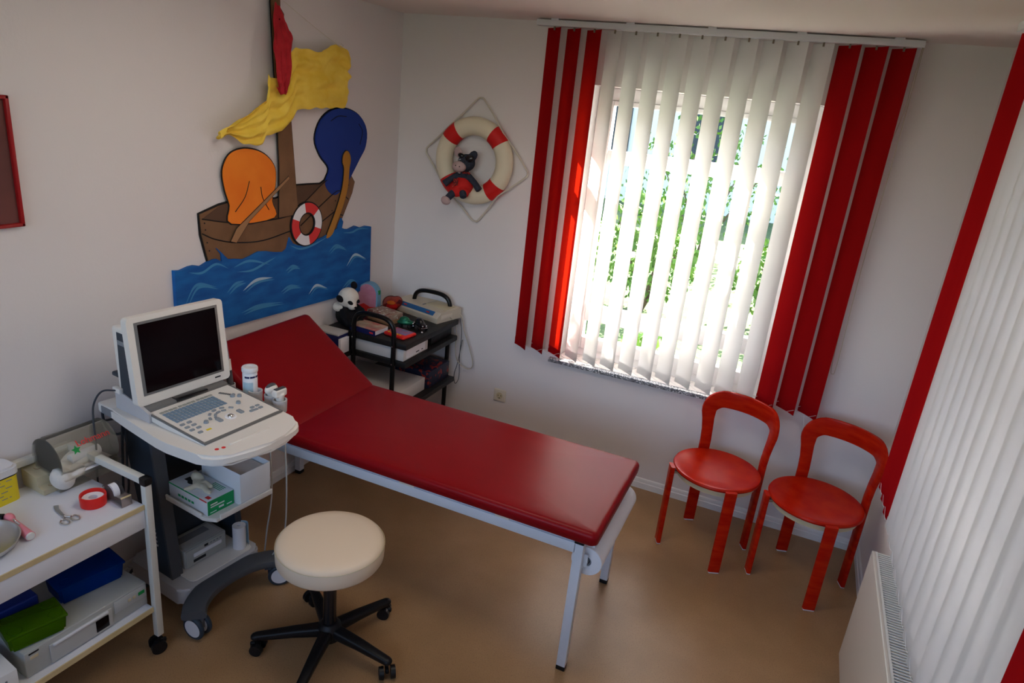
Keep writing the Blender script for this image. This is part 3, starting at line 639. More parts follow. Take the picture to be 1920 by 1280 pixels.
# ------------------------------------------------------------------ examination couch
t = thing('examination_couch', 'dark red examination couch with raised head end on white steel legs', 'couch', (0.95, -1.26, 0))
def L(x, y): return x-0.95, y+1.26
def cbox(b, x0, x1, y0, y1, z0, z1, **k): return b.box(x0-0.95, x1-0.95, y0+1.26, y1+1.26, z0, z1, **k)
def cushion(len_, wid, th, r=0.03, rv=0.022, puff=0.006):
    """soft pad: x 0..len_, y -wid/2..wid/2, z 0..th"""
    b = MB(); n = 5; prof = [(0, 0)]
    ring = [(0.012, 0.0), (0.002, 0.008)] + [(0 + rv*(1-math.cos(a)), th-rv*1.0+rv*math.sin(a)) for a in [PI/2*i/n for i in range(n+1)]]
    tm = bmesh.new(); R_ = []
    for ins, z in ring:
        rr = max(0.004, r-ins); P = []
        for cx, cy_, a0 in ((len_-r, wid/2-r, 0), (r, wid/2-r, PI/2), (r, -wid/2+r, PI), (len_-r, -wid/2+r, 1.5*PI)):
            for i in range(6):
                a = a0+PI/2*i/5; P.append(tm.verts.new((cx+rr*math.cos(a), cy_+rr*math.sin(a), z)))
        R_.append(P)
    m_ = len(R_[0])
    for A, B in zip(R_, R_[1:]):
        for k in range(m_): tm.faces.new((A[k], A[(k+1) % m_], B[(k+1) % m_], B[k]))
    last = R_[-1]
    for s_ in (0.94, 0.86, 0.6, 0.3):
        c = Vector((len_/2, 0, 0)); P = []
        for v in R_[-1]: P.append(tm.verts.new((c.x+(v.co.x-c.x)*(1-(1-s_)*1.0), v.co.y*(s_), th+puff*(1-s_)**0.5)))
        for k in range(m_): tm.faces.new((last[k], last[(k+1) % m_], P[(k+1) % m_], P[k]))
        last = P
    tm.faces.new(last); tm.faces.new(R_[0][::-1]); return b.add(tm)
b = cushion(1.437, 0.655, 0.056); b.bm.transform(Matrix.Translation((0.475-0.95, -1.2625+1.26, 0.606))); b.build('seat_pad', 'vinyl', t, 50)
b = cushion(0.535, 0.655, 0.056); b.bm.transform(Matrix.Translation((0.500-0.95, -1.2625+1.26, 0.606)) @ Matrix.Rotation(rad(35), 4, 'Y') @ Matrix.Rotation(PI, 4, 'Z')); b.build('head_pad', 'vinyl', t, 50)
b = MB(); cbox(b, 0.0, 1.81, 0, 0, 0, 0) if 0 else None
for y in (-1.563, -0.955): cbox(b, 0.03, 1.83, y, y+0.035, 0.545, 0.588, bev=0.002)
cbox(b, 0.05, 0.085, -1.54, -0.94, 0.545, 0.588, bev=0.002); cbox(b, 1.815, 1.85, -1.54, -0.94, 0.53, 0.573, bev=0.002); cbox(b, 0.93, 0.965, -1.54, -0.94, 0.545, 0.588)
b.build('frame', 'steelw', t)
b = MB(); cbox(b, 0.48, 1.90, -1.555, -1.53, 0.588, 0.606, bev=0.001); cbox(b, 0.48, 1.90, -0.99, -0.965, 0.588, 0.606, bev=0.001); b.build('pad_rail', 'alu', t)
b = MB(); cbox(b, 1.50, 1.56, -1.562, -1.548, 0.586, 0.604, bev=0.001); cbox(b, 1.07, 1.14, -1.562, -1.548, 0.586, 0.604, bev=0.001); b.build('rail_clip', 'sock', t)
b = MB().tube([(0.20-0.95, 0.26, 0.545), (0.30-0.95, 0.26, 0.76)], 0.012, 10).tube([(0.20-0.95, -0.26, 0.545), (0.30-0.95, -0.26, 0.76)], 0.012, 10); b.build('head_strut', 'steelw', t)
for x, y, zt in ((1.842, -1.545, 0.60), (1.842, -0.950, 0.60), (0.045, -1.545, 0.55), (0.045, -0.945, 0.55)):
    g = MB(); cbox(g, x-0.018, x+0.018, y-0.018, y+0.018, 0.02, zt-0.014, bev=0.002); lg = g.build('leg', 'steelw', t)
    g = MB(); cbox(g, x-0.0185, x+0.0185, y-0.0185, y+0.0185, 0, 0.021, bev=0.003); cbox(g, x-0.0185, x+0.0185, y-0.0185, y+0.0185, zt-0.015, zt, bev=0.003); g.build('foot_cap', 'black', lg)
b = MB().cyl(L(1.866, -1.525)+(0.487,), L(1.866, -0.965)+(0.487,), 0.008, n=10); cbox(b, 1.858, 1.874, -1.530, -1.524, 0.479, 0.53); cbox(b, 1.858, 1.874, -0.968, -0.964, 0.479, 0.53)
b.build('roll_holder', 'steelw', t)
o = MB().lathe([(0.020, 0), (0.058, 0), (0.060, 0.002), (0.060, 0.533), (0.058, 0.535), (0.020, 0.535), (0.020, 0)], n=48).build('paper_roll', 'paper')
o.rotation_euler = (-PI/2, 0, 0); o.location = (1.866, -1.508, 0.487); tag(o, 'thick white paper roll hung across the foot end of the red couch', 'paper roll')
MB().lathe([(0.0205, 0.004), (0.013, 0.004), (0.013, 0.531), (0.0205, 0.531), (0.0205, 0.004)], n=24).build('roll_core', 'grey', o)

# ------------------------------------------------------------------ red chairs
def chair():
    t = thing('red_chair', '', 'chair', (2.205, -0.393, 0), rad(-20), 'red wooden chairs by the window')
    b = MB().lathe([(0, 0.444), (0.12, 0.445), (0.18, 0.449), (0.200, 0.455), (0.212, 0.454), (0.216, 0.446), (0.212, 0.437), (0.195, 0.432), (0, 0.432)], n=56); b.build('seat', 'redwood', t)
    b = MB().lathe([(0.185, 0.432), (0.195, 0.432), (0.195, 0.405), (0.185, 0.405), (0.185, 0.432)], n=40); b.build('seat_ring', 'creamp', t)
    R0 = 0.228
    for a in (-135, -45, 45, 135):
        A = rad(a); n = Vector((math.cos(A), math.sin(A), 0)); w = Vector((-math.sin(A), math.cos(A), 0))
        if a < 0:
            P = [(n*R0 + Vector((0, 0, z)), w, n) for z in (0.008, 0.20, 0.40, 0.452)]
            lg = MB().frame(P, 0.056, 0.021).build('leg', 'redwood', t)
            MB().cyl(n*0.185+Vector((0, 0, 0.418)), n*(R0)+Vector((0, 0, 0.418)), 0.011, n=12).build('seat_bolt', 'steel', lg)
        MB().box(-0.009, 0.009, -0.025, 0.025, 0, 0.009, 0.002, mx=Matrix.Translation(n*R0) @ Matrix.Rotation(A, 4, 'Z')).build('glide', 'lidw', t if a > 0 else lg)
    # continuous back frame: two rear posts that flow into a curved top band
    s1 = rad(45); zt = 0.735; rc = 0.075; Ra = 0.235; hw = Ra*s1
    path = [(-hw, z) for z in (0.008, 0.15, 0.3, 0.42, 0.5, 0.56, 0.62)]
    path += [(-hw+rc-rc*math.cos(a), zt-rc+rc*math.sin(a)) for a in [PI/2*i/8 for i in range(9)]]
    k = 14; path += [(-hw+rc+(2*hw-2*rc)*i/k, zt) for i in range(1, k)]
    path += [(-x, z) for x, z in path[::-1][k-1:]]
    def pos(s_, z):
        fl = max(0, min(1, (z-0.50)/0.20)); fl = fl*fl*(3-2*fl); r = 0.228 + 0.012*fl
        th = PI/2 - s_/Ra*(1 + 0.06*fl)
        return Vector((r*math.cos(th), r*math.sin(th), z)), Vector((math.cos(th), math.sin(th), 0))
    P = []
    for i, (s_, z) in enumerate(path):
        p, n = pos(s_, z); a = path[max(0, i-1)]; c = path[min(len(path)-1, i+1)]
        d = (pos(*c)[0] - pos(*a)[0]).normalized(); n = (n - d*n.dot(d)).normalized(); P.append((p, d.cross(n), n))
    ws = [0.058 + 0.034*max(0, min(1, (z-0.60)/0.11)) for s_, z in path]
    MB().frame(P, 0.058, 0.019, ws=ws).build('back_frame', 'redwood', t)
    b = MB(); 
    for a in (45, 135):
        n = Vector((math.cos(rad(a)), math.sin(rad(a)), 0)); b.cyl(n*0.185+Vector((0, 0, 0.418)), n*0.23+Vector((0, 0, 0.418)), 0.011, n=12)
    b.build('seat_bolt', 'steel', t)
    return t
c1 = chair(); c1['label'] = 'red wooden chair with round seat below the window sill, the left one'
dup(c1, (2.672, -0.428, 0), rad(-27), 'red wooden chair with round seat in the corner beside the radiator')

# ------------------------------------------------------------------ stool
t = thing('swivel_stool', 'round cream swivel stool on a black five star base in the foreground', 'stool', (1.000, -1.905, 0))
Rs = 0.196
MB().lathe([(0, 0.418), (Rs-0.02, 0.418), (Rs-0.006, 0.424), (Rs, 0.434), (Rs+0.001, 0.462), (Rs-0.001, 0.486), (Rs-0.006, 0.496), (Rs-0.018, 0.503), (Rs-0.05, 0.507), (0, 0.508)], n=64).build('seat', 'cream_v', t, 60)
b = MB().tube([((Rs+0.0008)*math.cos(a), (Rs+0.0008)*math.sin(a), 0.487) for a in [2*PI*i/64 for i in range(64)]], 0.0012, 5, closed=True); b.build('seam', 'creamp', t)
MB().cyl((0, 0, 0.408), (0, 0, 0.420), 0.12, n=32).build('seat_plate', 'black', t)
MB().cyl((0, 0, 0.30), (0, 0, 0.41), 0.014, n=20).build('piston', 'chrome', t)
MB().cyl((0, 0, 0.09), (0, 0, 0.392), 0.025, n=24).cyl((0, 0, 0.38), (0, 0, 0.395), 0.027, n=24).build('gas_column', 'blackg', t)
MB().lathe([(0, 0.055), (0.045, 0.055), (0.050, 0.075), (0.044, 0.112), (0.030, 0.125), (0, 0.125)], n=28).build('hub', 'black', t)
def caster(parent, x, y, r, w, a, m1='black', m2='black', z_top=0.075, name='caster'):
    A = rad(a); mx = Matrix.Translation((x, y, 0)) @ Matrix.Rotation(A, 4, 'Z'); g = MB()
    for s_ in (-1, 1): g.cyl((-0.008, s_*(w/2+0.003)-w*0.28*s_, r), (-0.008, s_*(w/2+0.003)+w*0.10*s_, r), r, r*0.93 if s_ > 0 else r, n=28, mx=mx)
    o = g.build(name, m1, parent)
    h = MB().box(-r*0.75, r*0.9, -w*0.16, w*0.16, r*0.9, r*1.75, r*0.25, 3, mx=mx).cyl((0, 0, r*1.3), (0, 0, z_top), 0.006, n=10, mx=mx)
    h.build('caster_fork', m2, o); return o
for k in range(5):
    a = rad(-2 + 72*k); d = Vector((math.cos(a), math.sin(a), 0)); w = Vector((-math.sin(a), math.cos(a), 0))
    P = [(d*0.02+Vector((0, 0, 0.090)), w, Vector((0, 0, 1))), (d*0.14+Vector((0, 0, 0.084)), w, Vector((0, 0, 1))), (d*0.275+Vector((0, 0, 0.070)), w, Vector((0, 0, 1)))]
    g = MB(); tb = bmesh.new(); rings = []
    for (p, ww, nn), wd, hh in zip(P, (0.052, 0.044, 0.034), (0.048, 0.036, 0.026)):
        rings.append([tb.verts.new(p + ww*(wd/2*math.copysign(abs(math.cos(q))**0.6, math.cos(q))) + nn*(hh/2*math.copysign(abs(math.sin(q))**0.6, math.sin(q)))) for q in [2*PI*i/16 for i in range(16)]])
    for A_, B_ in zip(rings, rings[1:]):
        for i in range(16): tb.faces.new((A_[i], A_[(i+1) % 16], B_[(i+1) % 16], B_[i]))
    tb.faces.new(rings[0][::-1]); tb.faces.new(rings[-1]); bmesh.ops.recalc_face_normals(tb, faces=tb.faces)
    g.add(tb); g.ell(d*0.272+Vector((0, 0, 0.070)), (0.019, 0.019, 0.014)); g.build('base_arm', 'black', t)
    caster(t, d.x*0.272, d.y*0.272, 0.025, 0.045, (130, 20, 75, 200, 60)[k], z_top=0.062)

# ------------------------------------------------------------------ black trolley in the corner
t = thing('black_trolley', 'black two-handled trolley with three shelves in the corner', 'trolley', (0.268, -0.375, 0))
def T(x, y): return x-0.268, y+0.375
def tbox(b, x0, x1, y0, y1, z0, z1, **k): return b.box(x0-0.268, x1-0.268, y0+0.375, y1+0.375, z0, z1, **k)
for z0, z1, y0 in ((0.768, 0.80, -0.675), (0.664, 0.695, -0.675), (0.390, 0.42, -0.675)): 
    b = MB(); tbox(b, 0.018, 0.535, y0, -0.075, z0, z1, bev=0.003)
    if 0.66 < z0 < 0.7: tbox(b, 0.018, 0.188, -0.775, -0.670, z0, z1, bev=0.003)
    b.build('shelf', 'shelfb', t)
b = MB(); tbox(b, 0.36, 0.50, -0.34, -0.09, 0.70, 0.765, bev=0.003); b.build('shelf_box', 'shelfb', t)
for y in (-0.688, -0.062):
    P = [T(0.205, y)+(0.06,), T(0.205, y)+(0.45,), T(0.205, y)+(0.80,), T(0.207, y)+(0.865,), T(0.222, y)+(0.905,), T(0.262, y)+(0.927,), T(0.335, y)+(0.932,), T(0.405, y)+(0.927,), T(0.445, y)+(0.905,), T(0.462, y)+(0.865,), T(0.464, y)+(0.80,), T(0.464, y)+(0.45,), T(0.464, y)+(0.06,)]
    MB().tube(P, 0.0135, 14, smooth=4).build('handle_frame', 'trblack', t)
    b = MB()
    for z in (0.783, 0.68, 0.405):
        for x in (0.205, 0.464): b.cyl(T(x, y-(0.0145 if y < -0.3 else -0.0145))+(z,), T(x, y)+(z,), 0.004, n=10)
    b.build('screw', 'chrome', t)
    for x in (0.205, 0.464): caster(t, x-0.268, y+0.375, 0.025, 0.03, 30, z_top=0.07)

def item(name, label, cat, b, m, loc, rz=0, group=None):
    o = b.build(name, m) if isinstance(b, MB) else b
    o.location = loc; o.rotation_euler = (0, 0, rz); return tag(o, label, cat, group)
# soft panda
t = thing('plush_panda', 'black and white plush panda with bowed head on the black trolley', 'soft toy', (0.085, -0.595, 0.80))
soften(MB().ell((0, 0, 0.058), (0.062, 0.058, 0.062)).ell((-0.005, 0.005, 0.11), (0.050, 0.045, 0.035)).tube([(0.01, -0.045, 0.105), (0.035, -0.060, 0.06), (0.055, -0.050, 0.025)], 0.021, 10).tube([(0.02, 0.04, 0.11), (0.07, 0.045, 0.085), (0.095, 0.025, 0.06)], 0.021, 10).ell((0.055, -0.035, 0.022), (0.04, 0.024, 0.022)).ell((0.05, 0.045, 0.022), (0.04, 0.024, 0.022)).build('body', 'plushk', t), 0.005, 4)
soften(MB().ell((-0.030, -0.018, 0.105), (0.040, 0.045, 0.030)).build('neck_fur', 'plushw', t), 0.005, 3)
soften(MB().ell((0.012, 0.0, 0.162), (0.058, 0.060, 0.058)).ell((0.050, -0.016, 0.125), (0.026, 0.028, 0.024)).build('head', 'plushw', t), 0.005, 3)
soften(MB().ell((0.000, -0.062, 0.165), (0.025, 0.010, 0.020), (0, 0.5, 0)).build('ear', 'plushk', t), 0.004, 2)
soften(MB().ell((0.010, 0.052, 0.222), (0.022, 0.012, 0.024)).build('ear', 'plushk', t), 0.004, 2)
MB().ell((0.052, -0.038, 0.148), (0.018, 0.008, 0.011), (0, 0.6, 0.5)).ell((0.066, 0.014, 0.148), (0.012, 0.014, 0.010), (0, 0.6, 0.2)).ell((0.076, -0.020, 0.120), (0.006, 0.010, 0.006)).build('eye_patch', 'plushk', t)
# round blue and pink case
t = thing('toy_case', 'light blue and pink round-topped toy case standing behind the panda', 'toy case', (0.055, -0.335, 0.80), rad(12))
arch = [(-0.065, 0)] + [(-0.065*math.cos(a), 0.125+0.068*math.sin(a)) for a in [PI*i/14 for i in range(15)]] + [(0.065, 0)]
MB().prism(arch, lambda u, v: (u, -0.028, v), (0, 0.056, 0)).build('case_shell', 'skyb', t)
MB().prism([(u*0.86, 0.006+v*0.94) for u, v in arch], lambda u, v: (u, -0.030, v), (0, 0.003, 0)).build('case_front', 'pinkc', t)
MB().prism([(-0.053, 0.006), (-0.055, 0.05), (-0.02, 0.068), (0.02, 0.05), (0.055, 0.055), (0.053, 0.006)], lambda u, v: (u, -0.0315, v), (0, 0.0018, 0)).build('red_field', 'redt', t)
MB().box(0.058, 0.0665, -0.012, 0.014, 0.125, 0.150, 0.001).build('green_badge', 'greenp', t)
t = thing('toy_bag', 'clear red film bag of toys between the case and the cream recorder', 'toy bag', (0.135, -0.215, 0.80))
soften(MB().ell((0, 0, 0.05), (0.055, 0.05, 0.05)).ell((0.03, 0.02, 0.065), (0.035, 0.035, 0.035)).build('film', 'redgl', t), 0.007, 2)
MB().ell((0.0, 0.0, 0.055), (0.028, 0.022, 0.012)).build('yellow_toy', 'yellow', t)
MB().ell((0.0, 0.01, 0.03), (0.035, 0.032, 0.022)).build('red_toy', 'redt', t)
# chart recorder
t = thing('chart_recorder', 'cream desktop recorder with blue key strip and cable on the black trolley', 'medical device', (0.105, -0.152, 0.80), rad(-13.5))
P = [(0, 0), (0, 0.052), (0.018, 0.062), (0.215, 0.066), (0.225, 0.060), (0.225, 0)]
b = MB().prism([(-0.004, 0.0), (-0.004, 0.030), (0.030, 0.060), (0.205, 0.066), (0.210, 0.060), (0.210, 0.0)], lambda u, v: (0, u, v), (0.385, 0, 0))
b.build('casing', 'ecg', t)
MB().prism([(0.004, 0.0385), (0.026, 0.0578), (0.0265, 0.0590), (0.004, 0.0400)], lambda u, v: (0.03, u, v), (0.31, 0, 0)).build('key_strip', 'panel', t)
MB().box(0.20, 0.36, 0.09, 0.19, 0.062, 0.0665, 0.001).build('paper_flap', 'creamp', t)
MB().box(0.199, 0.2005, 0.06, 0.19, 0.060, 0.0672).build('flap_gap', 'grey', t)
MB().box(0.3846, 0.3856, 0.03, 0.13, 0.018, 0.045, 0.0004).build('connector_panel', 'sock', t)
b = MB()
for x in (0.09, 0.28): b.box(x, x+0.022, 0.010, 0.016, 0.0465, 0.0525)
b.build('red_key', 'redt', t)
cb = MB().tube([(0.455, -0.165, 0.835), (0.495, -0.15, 0.830), (0.515, -0.10, 0.79), (0.525, -0.075, 0.72), (0.520, -0.06, 0.60), (0.535, -0.05, 0.52), (0.585, -0.035, 0.478), (0.625, -0.03, 0.485), (0.632, -0.03, 0.53), (0.60, -0.03, 0.62), (0.56, -0.035, 0.72), (0.54, -0.045, 0.81), (0.505, -0.05, 0.83)], 0.0032, 8, smooth=7).build('recorder_cable', 'cableb')
tag(cb, 'beige cable looping down from the cream recorder against the back wall', 'cable')
cb = MB().tube([(0.535, -0.055, 0.80), (0.545, -0.04, 0.70), (0.540, -0.035, 0.55), (0.545, -0.03, 0.42), (0.535, -0.03, 0.37), (0.52, -0.035, 0.36), (0.512, -0.035, 0.42), (0.530, -0.035, 0.50), (0.552, -0.035, 0.66)], 0.0022, 6, smooth=6).build('power_cable', 'usm')
tag(cb, 'thin grey cable hanging behind the right end of the black trolley', 'cable')
# small toys and books
t = thing('picture_block_box', 'patterned brown box of picture blocks beside the panda', 'toy box', (0.205, -0.385, 0.80), rad(-12))
MB().box(-0.085, 0.085, -0.058, 0.058, 0, 0.028, 0.002).build('tray', 'kraft', t); MB().box(-0.087, 0.087, -0.060, 0.060, 0.026, 0.058, 0.002).build('lid', 'wbox', t); MB().box(0.012, 0.060, -0.0610, -0.0600, 0.030, 0.056).build('label_card', 'card', t)
text('AZ', 0.022, 'outline', t, axes((0.020, -0.0612, 0.034), (1, 0, 0), (0, 0, 1)))
for i, (x, y, m, l, rz) in enumerate(((0.365, -0.415, 'greeng', 'shiny green toy car on the black trolley', 20), (0.445, -0.385, 'blackg', 'black and silver toy car beside the green toy car', -30))):
    t = thing('toy_car', l, 'toy car', (x, y, 0.80), rad(rz), 'toy cars')
    s_ = 1.0 + 0.1*i
    soften(MB().ell((0, 0, 0.030), (0.050*s_, 0.026, 0.016)).ell((-0.006, 0, 0.045), (0.030*s_, 0.022, 0.020)).build('car_body', m, t), 0.0035, 2)
    b = MB()
    for wx in (-0.028, 0.028):
        for wy in (-0.024, 0.024): b.cyl((wx*s_, wy-0.004, 0.0125), (wx*s_, wy+0.004, 0.0125), 0.0125, n=16)
    b.build('wheel', 'black', t)
    b = MB()
    for wx in (-0.028, 0.028):
        for wy in (-1, 1): b.cyl((wx*s_, wy*0.028, 0.0125), (wx*s_, wy*0.0295, 0.0125), 0.006, n=12)
    b.ell((0.047*s_, -0.012, 0.030), (0.005, 0.005, 0.005)).ell((0.047*s_, 0.012, 0.030), (0.005, 0.005, 0.005)).box(0.044, 0.053, -0.02, 0.02, 0.016, 0.020, 0.001).build('chrome_trim', 'chrome', t)
o = MB().ell((0, 0, 0.007), (0.007, 0.007, 0.007)).build('glass_marble', 'chrome'); o.location = (0.500, -0.455, 0.80); tag(o, 'small silver ball on the black trolley edge', 'ball')
t = thing('boxed_book', 'thick book with navy spine lying on the black trolley behind the handle', 'book', (0.245, -0.60, 0.80), rad(-4))
MB().box(-0.090, 0.082, -0.052, 0.062, 0.004, 0.027).build('pages', 'paper', t)
b = MB().box(-0.092, 0.084, -0.054, 0.063, 0, 0.0035).box(-0.092, 0.084, -0.055, -0.0525, 0, 0.031); b.build('spine', 'navy', t)
MB().box(-0.092, 0.084, -0.055, 0.063, 0.0275, 0.0315, 0.001).build('front_cover', 'bookc', t)
MB().box(0.045, 0.070, -0.0556, -0.055, 0.009, 0.018).build('spine_mark', 'redt', t)
t = thing('toy_tablet', 'red flat toy computer at the front right of the black trolley', 'toy', (0.420, -0.555, 0.80), rad(-8))
MB().box(-0.072, 0.072, -0.058, 0.058, 0, 0.020, 0.009, 3).build('case', 'redp', t); MB().box(-0.055, 0.060, -0.028, 0.046, 0.0195, 0.0212, 0.0006).build('picture_panel', 'tabc', t)
b = MB()
for k in range(5): b.box(-0.05+k*0.02, -0.038+k*0.02, -0.047, -0.038, 0.0185, 0.0225, 0.001)
b.build('button', 'yellow', t)
# boxes on the lower shelves
t = thing('file_box', 'navy and white card box sticking out at the left of the black trolley', 'box', (0.090, -0.735, 0.696), rad(0))
MB().box(-0.085, 0.080, -0.045, 0.044, 0, 0.100, 0.001).build('box_body', 'navy', t)
MB().box(-0.086, 0.081, -0.046, 0.045, 0.1005, 0.112, 0.002).build('box_lid', 'lbox', t)
MB().box(0.0815, 0.098, -0.044, 0.030, 0, 0.085, 0.001).build('page_block', 'paper', t)
item('document_case', 'white flat case with small print on the middle shelf of the trolley', 'case', MB().box(-0.16, 0.16, -0.13, 0.13, 0, 0.066, 0.002), 'lbox', (0.352, -0.53, 0.696))
o = bpy.data.objects['document_case']; MB().box(0.1602, 0.1608, -0.10, 0.10, 0.008, 0.058).build('label', 'paper', o); MB().box(0.1608, 0.1612, 0.0, 0.035, 0.016, 0.022).box(0.1608, 0.1612, 0.06, 0.075, 0.016, 0.022).build('print', 'outline', o)
item('storage_box', 'plain grey white box on the lowest shelf of the black trolley', 'box', MB().box(-0.235, 0.235, -0.14, 0.14, 0, 0.078, 0.002), 'lbox', (0.250, -0.50, 0.42))
item('patterned_box', 'dark box with colourful pattern behind the grey box on the lowest shelf', 'box', MB().box(-0.125, 0.125, -0.125, 0.125, 0, 0.105, 0.003), 'color', (0.375, -0.215, 0.42))
#@@PART3
# ------------------------------------------------------------------ white instrument trolley (front left)
WT = Matrix.Translation((0.462, -2.222, 0)) @ Matrix.Rotation(rad(-3.5), 4, 'Z')
t = thing('instrument_trolley', 'white instrument trolley with tan shelf edges at the left edge', 'trolley', (0.462, -2.222, 0), rad(-3.5))
LX, LY = -0.425, -0.95
for x in (0, LX):
    for y in (0, LY): MB().box(x-0.0125, x+0.0125, y-0.0125, y+0.0125, 0.07, 0.718, 0.002).build('post', 'postw', t)
b = MB()
for y in (0, LY): b.box(LX-0.0125, -0.013, y-0.0125, y+0.0125, 0.716, 0.741, 0.002)
b.box(LX-0.0125, LX+0.0125, LY+0.013, -0.013, 0.716, 0.741, 0.002).build('rail', 'postw', t)
b = MB()
for y in (0, LY): b.box(-0.016, 0.016, y-0.016, y+0.016, 0.714, 0.744, 0.005)
b.build('end_cap', 'black', t)
MB().box(LX+0.014, -0.002, LY+0.014, -0.014, 0.622, 0.640).build('top_shelf', 'lam', t)
MB().box(-0.002, 0.003, LY+0.014, -0.014, 0.622, 0.640).build('top_edge', 'tanedge', t)
MB().box(-0.016, 0.001, LY+0.014, -0.014, 0.548, 0.621, 0.001).build('drawer_front', 'lam', t)
MB().box(LX+0.014, -0.002, LY+0.014, -0.014, 0.186, 0.204).build('bottom_shelf', 'lam', t)
MB().box(-0.002, 0.003, LY+0.014, -0.014, 0.184, 0.204).build('bottom_edge', 'tanedge', t)
for y in (0, LY):
    for x in (0, LX): caster(t, x, y, 0.027, 0.04, 70, z_top=0.08)
ZT = 0.640
# sharps container
t = thing('sharps_container', 'yellow sharps container with white lid on the white trolley', 'container', (0.056, -2.492, ZT), 0)
def rr(w, d, r, n=5):
    P = []
    for cx, cy_, a0 in ((w-r, d-r, 0), (-w+r, d-r, 90), (-w+r, -d+r, 180), (w-r, -d+r, 270)):
        P += [(cx+r*math.cos(rad(a0+90*i/n)), cy_+r*math.sin(rad(a0+90*i/n))) for i in range(n+1)]
    return P
def extr(P, z0, z1): return MB().prism(P, lambda u, v: (u, v, z0), (0, 0, z1-z0))
extr(rr(0.044, 0.080, 0.022), 0, 0.095).build('tub', 'yellow', t)
extr(rr(0.0450, 0.0812, 0.023), 0.095, 0.101).build('seal_band', 'black', t)
b = extr(rr(0.048, 0.084, 0.025), 0.101, 0.124); b.add(extr(rr(0.041, 0.076, 0.022), 0.124, 0.131).bm.copy()); b.build('lid', 'lidw', t)
extr(rr(0.016, 0.016, 0.014), 0.131, 0.134).build('lid_flap', 'yellow', t)
b = MB()
rnd = random.Random(4)
for r_ in range(6):
    z = 0.083-r_*0.0125
    x = -0.056
    while x < 0.040:
        w = rnd.uniform(0.006, 0.022); b.box(0.0441, 0.0444, x, x+w, z, z+0.0028); x += w+rnd.uniform(0.005, 0.02)
b.build('small_print', 'grey', t)
text('MEDICAL WASTE', 0.011, 'outline', t, axes((0.0624, -0.05, 0.010), (0, 1, 0), (0, 0, 1))) if 0 else None
# cream stepped box
t = thing('cream_dispenser', 'cream stepped plastic dispenser beside the yellow container', 'dispenser', (0.108, -2.334, ZT), rad(-4))
MB().prism([(0.042, 0), (0.042, 0.020), (0.010, 0.024), (0.006, 0.056), (-0.082, 0.066), (-0.082, 0)], lambda u, v: (u, -0.034, v), (0, 0.068, 0)).build('casing', 'creamp', t)
MB().tube([(-0.05+0.012*math.cos(a), 0.008*math.sin(a), 0.0626) for a in [2*PI*i/16 for i in range(16)]], 0.0008, 5, closed=True).tube([(0.026+0.007*math.cos(a), 0.007*math.sin(a), 0.0222) for a in [2*PI*i/16 for i in range(16)]], 0.0008, 5, closed=True).build('thumb_mark', 'kraft', t)
# clear swab dispenser drum
t = thing('swab_dispenser', 'clear drum-shaped swab dispenser with red lettering on the white trolley', 'dispenser', (0.125, -2.245, ZT), rad(-3))
def Cc(a, r=0.083): return (0.0 + r*math.cos(a), 0.108 + r*math.sin(a))
A = [rad(-38)+i*rad(262)/40 for i in range(41)]
b = MB().grid(lambda u, v: (Cc(A[0]+(A[-1]-A[0])*u)[0], -0.085+0.205*v, Cc(A[0]+(A[-1]-A[0])*u)[1]), 40, 4, 0.0025); b.build('drum', 'acryl', t)
b = MB()
for y in (-0.087, 0.119): MB().prism([Cc(a, 0.084) for a in A], lambda u, v: (u, y, v), (0, 0.0025, 0)).build('end_disc', 'acryl', t)
MB().box(0.050, 0.055, -0.085, 0.12, 0.0, 0.062).box(-0.06, 0.055, -0.085, 0.12, 0.0, 0.003).box(0.052, 0.095, -0.085, 0.12, 0.058, 0.0615).build('stand', 'acryl', t)
for nm, pts, m_ in (('swab_pile', [((0.0, 0.02, 0.075), (0.05, 0.075, 0.025), (0.3, 0, 0.2)), ((0.01, 0.0, 0.055), (0.045, 0.07, 0.02), (0, 0.3, 0))], 'cotton'),):
    b = MB()
    for c, r_, ro in pts: b.ell(c, r_, ro)
    soften(b.build(nm, m_, t), 0.006, 2)
MB().box(-0.01, 0.075, -0.03, 0.09, 0.070, 0.073, mx=Matrix.Rotation(rad(6), 4, 'Y')).cyl((0.02, -0.02, 0.092), (0.02, 0.085, 0.092), 0.018, n=20).build('paper_swab', 'paper', t)
soften(MB().ell((0.050, -0.070, 0.050), (0.040, 0.036, 0.046), (0.5, 0.2, 0)).ell((0.060, -0.035, 0.066), (0.030, 0.040, 0.016), (0.2, 0.3, 0)).ell((0.030, -0.055, 0.078), (0.026, 0.030, 0.024)).build('cotton_wad', 'cotton', t), 0.006, 2)
tm = axes((0.0, 0, 0), (0, 1, 0), (0, 0, 1))
lt = text('Lohmann', 0.034, 'redt', t, Matrix.Identity(4), 'lettering', 0.0003)
for v in lt.data.vertices:
    y, s_, e = v.co.x, v.co.y, v.co.z; a = rad(36) + s_/0.085; r_ = 0.0862+e
    v.co = (r_*math.cos(a), -0.018+y*0.95, 0.108+r_*math.sin(a))
st = []
for i in range(10):
    r_ = 0.017 if i % 2 == 0 else 0.008; st.append((-0.026+r_*math.cos(i*PI/5+0.3), r_*math.sin(i*PI/5+0.3)))
MB().prism(st, lambda u, v: (0.0864*math.cos(rad(30)+v/0.085), u, 0.108+0.0864*math.sin(rad(30)+v/0.085)), (0.0008, 0, 0.0006)).build('green_star', 'greenp', t)
